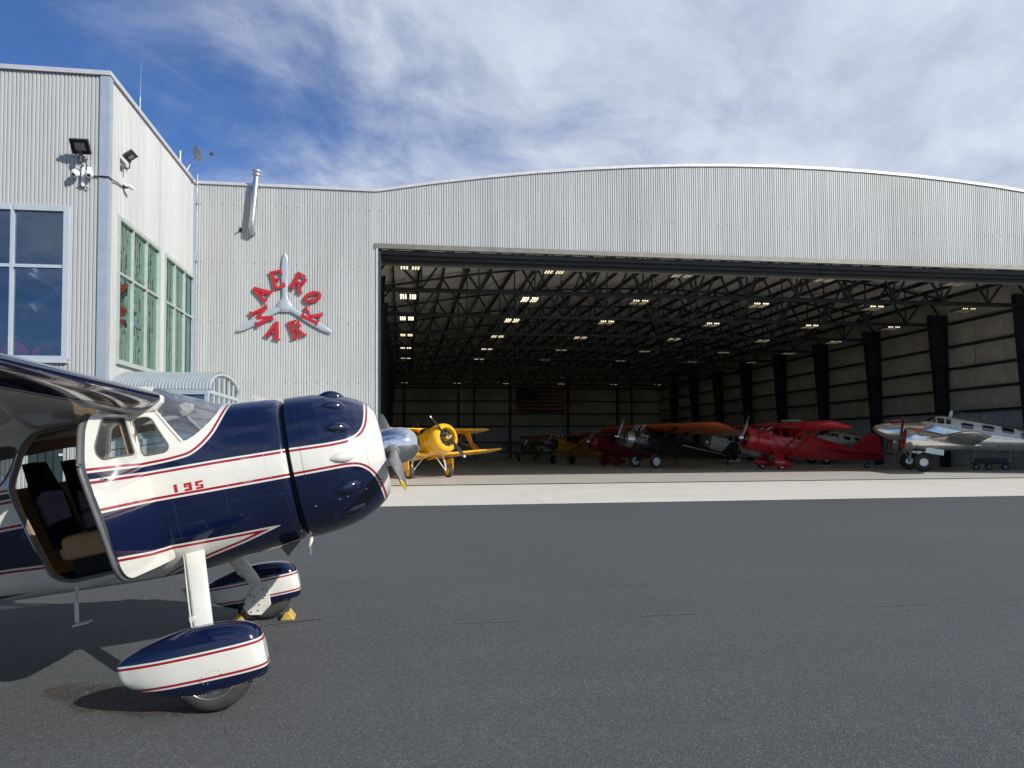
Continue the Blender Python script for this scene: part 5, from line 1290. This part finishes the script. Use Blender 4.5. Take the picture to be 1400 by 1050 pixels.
# ---- yellow negative-stagger biplane, nose towards the camera
def biplane(label, x, y, head, mat_, bl, s=1.0, prop_ang=-48, group=None):
    t = splane(label, 'biplane', x, y, head, 11, group, s)
    sfus([(-5.7, 2.05, 1.85, .06, 2), (-4, 2.15, 1.5, .28, 2), (-2.5, 2.32, 1.25, .48, 2.2), (-1.2, 2.5, 1.10, .58, 2.4), (-.4, 2.55, 1.06, .60, 2.4), (.15, 2.5, 1.06, .60, 2.3), (.55, 2.42, 1.04, .64, 2.1), (1.0, 2.42, 1.02, .69, 2.0), (1.2, 2.40, 1.05, .67, 2)], mat_, t,
         [([(-.45, 2.05), (.05, 2.05), (.0, 2.40), (-.40, 2.42)], True), ([(-1.1, 2.06), (-.55, 2.05), (-.5, 2.42), (-.95, 2.38)], True), ([(.10, 2.08), (.52, 2.16), (.56, 2.36), (.2, 2.7), (.08, 2.7)], False)])
    scowl(t, 1.02, 1.85, 1.72, .745, mat_, .64); sengine(t, 1.68, 1.72, .56)
    for a in (40, 140, 250, 300):
        build('rocker_bump', MB().ball((1.35, .735 * cos(radians(a)), 1.72 + .735 * sin(radians(a))), (.13, .05, .05), 8), mat_, t, smooth=60)
    sprop(t, (1.86, 0, 1.72), 1.36, prop_ang, 2, bl, 'wheelwhite', 'chrome', .15, .10)
    swing(t, mat_, .45, 4.75, .70, .45, 1.10, 1.42, 1.5, 1.05, 'lower_wing'); swing(t, mat_, .0, 4.6, -.05, -.25, 2.52, 2.62, 1.5, 1.05, 'upper_wing')
    for sg in (-1, 1):
        build('wing_strut', MB().prism([(.20, 1.32), (-.32, 1.34), (-.55, 2.52), (-1.05, 2.54), (-.95, 2.40), (-.62, 2.0), (-.30, 1.62)], lambda x_, z_: (x_, sg * 3.25, z_), (0, .07, 0)), mat_, t, bevel=.02)
        for q in (((.2, sg * .55, 1.15), (-.6, sg * 3.2, 2.5)), ((-.3, sg * .55, 2.45), (.2, sg * 3.2, 1.4))): build('flying_wire', MB().tube(list(q), .008, 4), M['alu'], t)
        swheel(t, (0, sg * 1.18, .33), .33, .2, 'pyellow' if mat_ == M['pyellow'] else 'alu')
        build('gear_leg', MB().tube([(0, sg * 1.02, .33), (.02, sg * 1.0, .70), (.1, sg * .85, 1.15)], [.04, .05, .06], 8).tube([(0, sg * 1.0, .36), (.2, sg * .35, 1.05)], .028, 6), M['creamplate'], t)
        build('gear_door', MB().prism([(-.30, .42), (.22, .40), (.28, .95), (-.28, .98)], lambda x_, z_: (x_, sg * 1.36, z_), (0, -sg * .04, 0)), mat_, t, bevel=.015)
    sfin(t, [(-4.6, 2.12), (-5.2, 2.95), (-5.7, 2.98), (-6.05, 2.2), (-5.7, 1.85)], mat_); stail(t, [(-4.7, .05), (-5.0, 1.6), (-5.55, 1.65), (-5.8, .05)], 2.05, mat_)
    swheel(t, (-5.2, 0, 1.25), .16, .1); build('tail_strut', MB().tube([(-5.2, 0, 1.25), (-5.0, 0, 1.75)], .04, 6), M['alu'], t)
    for xx in (-.6, -1.0): build('antenna', MB().tube([(xx, .1, 2.62), (xx - .12, .1, 3.0)], .012, 5), M['alu'], t)
    return t
biplane('bright yellow biplane with black two blade propeller, standing just inside the door', 1.43, 38.55, -57.3, M['pyellow'], 'blackblade', 1.04)
biplane('small dull olive biplane far back between the yellow planes', 13.6, 80, -120, M['polive'], 'alu', .8, 60)

# ---- strut-braced high-wing monoplanes
def highwing(label, x, y, head, body, wingm, s=1.0, nose='alu', wheelm='wheelwhite', pang=70):
    t = splane(label, 'high_wing_monoplane', x, y, head, 10, None, s)
    sfus([(-7.5, 2.0, 1.72, .05, 2), (-6, 2.1, 1.55, .2, 2), (-4, 2.3, 1.25, .42, 2.4), (-2.2, 2.55, 1.05, .58, 3), (-.8, 2.75, .98, .66, 3.4), (.3, 2.78, .98, .66, 3.4), (.75, 2.72, 1.0, .62, 3), (1.0, 2.32, 1.05, .58, 2.6), (1.35, 2.26, 1.12, .52, 2.2)], body, t,
         [([(-.15, 2.15), (.35, 2.15), (.45, 2.60), (-.15, 2.62)], True), ([(-.9, 2.15), (-.3, 2.15), (-.3, 2.62), (-.9, 2.60)], True), ([(-1.6, 2.12), (-1.05, 2.14), (-1.05, 2.56), (-1.5, 2.5)], True), ([(.55, 2.3), (.95, 2.34), (1.1, 2.9), (.72, 2.72), (.55, 2.6)], False)])
    build('nose_cowl', MB().lathe([(1.33, .53), (1.36, .56), (1.75, .50), (1.95, .34), (1.98, .1)], (0, 0, 1.68), (1, 0, 0), 28), M[nose], t, smooth=40)
    sengine(t, 2.12, 1.68, .62, 9, .3); sprop(t, (2.35, 0, 1.68), 1.35, pang, 2, 'alu', 'alu', 'chrome', .10, .09)
    build('exhaust_ring', MB().tube([(1.9, .5 * cos(2 * pi * k / 24), 1.68 + .5 * sin(2 * pi * k / 24)) for k in range(25)], .05, 6, False), M['engine'], t, smooth=50)
    swing(t, wingm, .2, 6.9, .50, .10, 2.72, 2.78, 2.5, 2.4, 'wing', 3, 1.3, .14)
    for sg in (-1, 1):
        for xa, xb in ((.35, .10), (-.75, -1.05)):
            build('wing_strut', MB().beam((xa, sg * .55, 1.12), (xb, sg * 3.6, 2.86), .16, .06, up=(1, 0, 0)), body, t)
        swheel(t, (0, sg * 1.25, .43), .43, .24, wheelm, True)
        build('gear_leg', MB().tube([(0, sg * 1.12, .43), (.15, sg * .55, 1.12)], .06, 8).tube([(0, sg * 1.12, .45), (-.8, sg * .5, 1.05)], .045, 8), body, t)
        build('side_stripe', MB().prism([(1.0, 2.06), (-3.0, 1.95), (-7.0, 1.93), (-7.0, 1.90), (-3.0, 1.90), (1.0, 2.0)], lambda x_, z_: (x_, sg * (.665 if x_ > -2 else (.53 if x_ > -5 else .09)), z_), (0, sg * .012, 0)), M['pwhite'], t)
    build('windshield_frame', MB().tube([(1.02, -.5, 2.34), (.72, -.55, 2.74), (.72, .55, 2.74), (1.02, .5, 2.34)], .035, 6).tube([(1.05, 0, 2.34), (.74, 0, 2.75)], .03, 6), M['pwhite'], t)
    sfin(t, [(-6.2, 2.08), (-6.9, 2.95), (-7.4, 3.0), (-7.9, 2.3), (-7.5, 1.75)], body); stail(t, [(-6.3, .05), (-6.6, 1.7), (-7.2, 1.75), (-7.5, .05)], 2.0, body)
    swheel(t, (-6.9, 0, 1.42), .16, .1); build('tail_strut', MB().tube([(-6.9, 0, 1.42), (-6.7, 0, 1.8)], .04, 6), M['alu'], t)
    return t
highwing('black high wing plane with orange wing and round white wheels, in the middle', 17.9, 53.3, 195, M['pblack'], M['porange'], 1.12)
highwing('ochre high wing plane with black engine in the dark behind the yellow biplane', 14.6, 67, 215, M['pgold'], M['pdarkred'], .95, 'black', 'black', 55)

# ---- radial-engined cabin monoplanes with wheel pants
def cabinplane(label, x, y, head, mat_, s=1.0, pang=65, white=False):
    t = splane(label, 'cabin_monoplane', x, y, head, 9, None, s)
    sfus([(-6.6, 1.9, 1.5, .05, 2), (-5.2, 1.98, 1.3, .2, 2), (-3.5, 2.14, 1.05, .42, 2.1), (-2.0, 2.34, .86, .58, 2.3), (-.8, 2.5, .78, .68, 2.5), (.1, 2.5, .78, .70, 2.5), (.45, 2.42, .80, .70, 2.3), (.72, 2.18, .84, .69, 2.1), (1.0, 2.14, .88, .68, 2.0), (1.25, 2.10, .92, .66, 2)], mat_, t,
         [([(.08, 1.92), (.52, 1.94), (.36, 2.30), (.10, 2.32)], True), ([(-.55, 1.9), (-.05, 1.9), (-.05, 2.30), (-.5, 2.30)], True), ([(-1.3, 1.88), (-.72, 1.9), (-.7, 2.26), (-1.15, 2.22)], True), ([(.55, 2.06), (.78, 2.14), (.8, 2.6), (.38, 2.6), (.42, 2.34)], False)])
    scowl(t, 1.22, 1.85, 1.52, .67, mat_, .78); sengine(t, 1.72, 1.52, .55)
    sprop(t, (1.98, 0, 1.52), 1.42, pang, 2, 'alu', 'alu', 'chrome', .17, .09)
    build('windshield_frame', MB().tube([(.80, -.45, 2.15), (.40, -.5, 2.42)], .03, 6).tube([(.80, .45, 2.15), (.40, .5, 2.42)], .03, 6), M['pwhite'], t)
    swing(t, mat_, .3, 5.9, .60, .30, 2.46, 2.50, 2.1, 1.75, 'wing', 2, 1.45, .16)
    for sg in (-1, 1):
        build('wing_strut', MB().beam((-.1, sg * .6, .95), (-.2, sg * 3.0, 2.48), .14, .05, up=(1, 0, 0)).beam((-.7, sg * .6, .95), (-.9, sg * 3.0, 2.48), .10, .05, up=(1, 0, 0)), mat_, t)
        spant(t, -.78, .50, sg * 1.12, .62, .08, .2, mat_); swheel(t, (0, sg * 1.12, .26), .26, .2)
        rings = [[(xo + hw_ * cos(b_), sg * yy + .07 * sin(b_), zz_) for b_ in [2 * pi * j / 14 for j in range(14)]] for xo, hw_, yy, zz_ in ((.05, .30, .62, 1.05), (.02, .25, .85, .8), (-.02, .22, 1.08, .45))]
        build('gear_fairing', MB().loft(rings), mat_, t, smooth=60)
        build('fuselage_stripe', MB().prism([(.6, 1.70), (-3.0, 1.62), (-6.2, 1.72), (-6.2, 1.69), (-3.0, 1.57), (.6, 1.65)], lambda x_, z_: (x_, sg * (.705 if x_ > -1 else (.50 if x_ > -4 else .09)), z_), (0, sg * .012, 0)), M['pblack'] if not white else M['pdarkred'], t)
    sfin(t, [(-4.9, 1.98), (-5.7, 2.95), (-6.1, 3.05), (-6.5, 2.85), (-6.95, 1.8), (-6.6, 1.45)], mat_, .12); stail(t, [(-5.4, .05), (-5.7, 1.7), (-6.3, 1.75), (-6.7, .05)], 1.8, mat_)
    swheel(t, (-5.9, 0, 1.10), .17, .1); build('tail_strut', MB().tube([(-5.9, 0, 1.10), (-5.7, 0, 1.45)], .05, 6), M['alu'], t)
    build('pitot_mast', MB().tube([(.2, .9, 2.75), (-.9, .95, 2.95)], .03, 6), M['pwhite'], t)
    return t
cabinplane('bright red cabin plane with wheel pants and silver propeller, right of centre', 24.74, 47.1, 180, M['pred'], 1.18, 68)
cabinplane('dark maroon cabin plane in shadow left of the black high wing plane', 17.3, 60.5, 190, M['pdarkred'], 1.1, 58)
cabinplane('cream cabin plane half hidden behind the black high wing plane', 29.0, 63, 170, M['pwhite'], 1.05, 20, True)

# ---- twin-engined aircraft with twin tail
def twin(label, x, y, head, skin, s=1.0, lip='pred', pang=80, trim='pwhite'):
    t = splane(label, 'twin_engine_airplane', x, y, head, 8, None, s)
    sfus([(-8.6, 2.75, 2.45, .05, 2), (-7.4, 2.88, 2.28, .28, 2), (-6.1, 3.02, 2.02, .5, 2.1), (-4.5, 3.2, 1.72, .68, 2.3), (-3, 3.32, 1.56, .78, 2.5), (-1.5, 3.38, 1.5, .82, 2.5), (-.75, 3.36, 1.5, .80, 2.4), (-.35, 3.12, 1.5, .77, 2.2), (-.05, 2.92, 1.5, .74, 2.1), (.6, 2.82, 1.52, .68, 2.1), (1.6, 2.68, 1.62, .54, 2), (2.2, 2.48, 1.86, .34, 2), (2.5, 2.28, 2.08, .12, 2), (2.55, 2.2, 2.15, .03, 2)], skin, t,
         [([(-.62, 2.90), (-.18, 2.92), (-.6, 3.24)], True), ([(-1.05, 2.88), (-.68, 2.88), (-.68, 3.2), (-1.05, 3.2)], True), ([(-1.38, 2.88), (-1.12, 2.88), (-1.12, 3.18), (-1.38, 3.18)], True)] +
         [(round_poly([(a - .62, 2.72), (a, 2.74), (a, 3.06), (a - .62, 3.04)], .08), True) for a in (-1.9, -2.95, -3.95)] + [([(-5.05 + .17 * cos(k * .52), 2.70 + .17 * sin(k * .52)) for k in range(12)], True), ([(-.30, 2.98), (.02, 2.90), (-.1, 3.5), (-.72, 3.5), (-.70, 3.30)], False)], 'glass_small', 'fuselage', .05, 80, (round_poly([(.2, 2.80), (-.25, 2.96), (-.62, 3.27), (-1.5, 3.26), (-4.6, 3.04), (-5.25, 2.86), (-5.45, 2.62), (-5.2, 2.50), (-1.5, 2.58)], .12), M[trim]))
    for sg in (-1, 1):
        # pale cabin band between the windows
        build('cheek_panel', MB().prism([(1.6, 1.9), (1.62, 2.0), (.3, 2.2), (.3, 2.12)], lambda x_, z_: (x_, sg * (.52 if x_ > 1 else .72), z_), (0, sg * .012, 0)), M[trim], t)
        yn = sg * 2.1
        sp_ = [(1.05, .50), (1.0, .54), (.55, .62), (.2, .60), (-.6, .50), (-1.4, .36), (-2.2, .18), (-2.7, .03)]
        build('nacelle', MB().lathe([(a, r) for a, r in sp_[2:]], (0, yn, 1.74), (1, 0, -.03), 32, True, True), skin, t, smooth=50)
        scowl(t, .50, 1.18, 1.72, .66, skin, .74, yn, 'cowling', M[lip]); sengine_y = build('engine_front', MB().lathe([(.7, .38), (.95, .22), (1.2, .10)], (0, yn, 1.74), (1, 0, 0), 18, True, True), M['engine'], t, smooth=40)
        build('cowl_flash', MB().prism([(1.0, 2.12), (.2, 2.22), (.35, 2.34), (.85, 2.34)], lambda x_, z_: (x_, yn + sg * .36, z_), (0, -sg * .06, 0)), M[lip], t)
        sprop(t, (1.3, yn, 1.74), 1.25, pang + 10 * sg, 2, 'blackblade', 'yellowtip', 'engine', .12, .09)
        wing(sg, .6, 7.2, .55, -.75, 1.62, 2.30, 2.9, 1.2, 'wing', t, skin, 18, 1.5, .16, False)
        swheel(t, (0, sg * 2.1, .53), .53, .3, 'alu', False, .44)
        build('gear_leg', MB().tube([(0, yn - sg * .26, .53), (.05, yn - sg * .26, 1.1), (.1, yn - sg * .22, 1.6)], [.06, .07, .08], 10).tube([(0, yn - sg * .26, .55), (.7, yn - sg * .2, 1.5)], .035, 6).tube([(0, yn - sg * .26, .53), (0, yn, .53)], .05, 8), M['wheelwhite'], t, smooth=40)
        build('gear_door', MB().prism([(-.85, 1.02), (.05, 1.08), (.05, 1.38), (-.85, 1.34)], lambda x_, z_: (x_, yn + sg * .42, z_), (0, -sg * .03, 0)), M['chrome'], t, bevel=.01)
        sfin(t, [(-7.9, 2.3), (-7.6, 2.9), (-8.1, 3.9), (-8.6, 4.0), (-8.95, 3.0), (-8.7, 2.2)], skin, .10); 
    fins = [c for c in t.children if c.name.startswith('fin')]
    for k, f in enumerate(fins): f.location.y = (-2.0, 2.0)[k]
    build('tailplane', MB().prism([(-7.6, -2.05), (-7.6, 2.05), (-8.5, 2.05), (-8.5, -2.05)], lambda x_, y_: (x_, y_, 2.85), (0, 0, .1)), skin, t, bevel=.03)
    swheel(t, (-7.6, 0, 1.35), .22, .14); build('tail_strut', MB().tube([(-7.6, 0, 1.35), (-7.4, 0, 2.3)], .06, 6), M['alu'], t)
    build('antenna_mast', MB().prism([(-1.35, 3.36), (-1.55, 3.36), (-1.55, 3.72), (-1.42, 3.72)], lambda x_, z_: (x_, -.03, z_), (0, .06, 0)), M['pwhite'], t, bevel=.015)
    build('antenna_wire', MB().tube([(-1.5, 0, 3.70), (-4.8, 0, 3.5), (-8.0, 0, 3.2)], .01, 4), M['alu'], t)
    build('nose_stripe', MB().prism([(1.65, 2.70), (.7, 2.84), (.75, 2.90), (1.7, 2.77)], lambda x_, z_: (x_, -.22, z_), (0, .44, 0)), M[lip], t)
    return t
twin('polished silver twin engine plane with red cowl lips at right', 31.65, 42.0, 153, M['pchrome'], 1.06)
twin('white twin engine plane mostly hidden behind the red cabin plane', 35.0, 58.5, 168, M['pwhite'], .86, 'pgrey', 60)

# ---- ground equipment
cart = thing('tow_cart', 'low black cart on small wheels beneath the tail of the silver plane', 'cart', (36.4, 41.6, .006), (0, 0, radians(-38)))
build('deck', MB().box(-.9, 1.2, -.35, .35, .38, .46).box(-.7, 1.0, -.3, .3, .46, .75), M['black'], cart, bevel=.02)
for xx in (-.62, .05, .9):
    for sg in (-1, 1): swheel(cart, (xx, sg * .38, .19), .19, .12, 'engine')
build('handle', MB().tube([(1.15, -.25, .46), (1.25, -.25, 1.9), (1.35, -.25, 2.0), (2.1, -.25, 2.0)], .03, 8), M['chrome'], cart, smooth=40)
bench = thing('work_bench', 'long dark work bench against the far wall', 'bench', (20, 104.5, .006))
build('top', MB().box(-4, 4, -.5, .5, .9, 1.0), M['pgrey'], bench)
for xx in (-3.8, -1.3, 1.3, 3.8): build('leg', MB().box(xx - .06, xx + .06, -.45, .45, 0, .899), M['darksteel'], bench)
build('shelf', MB().box(-3.7, 3.7, -.4, .4, .35, .40), M['pgrey'], bench)
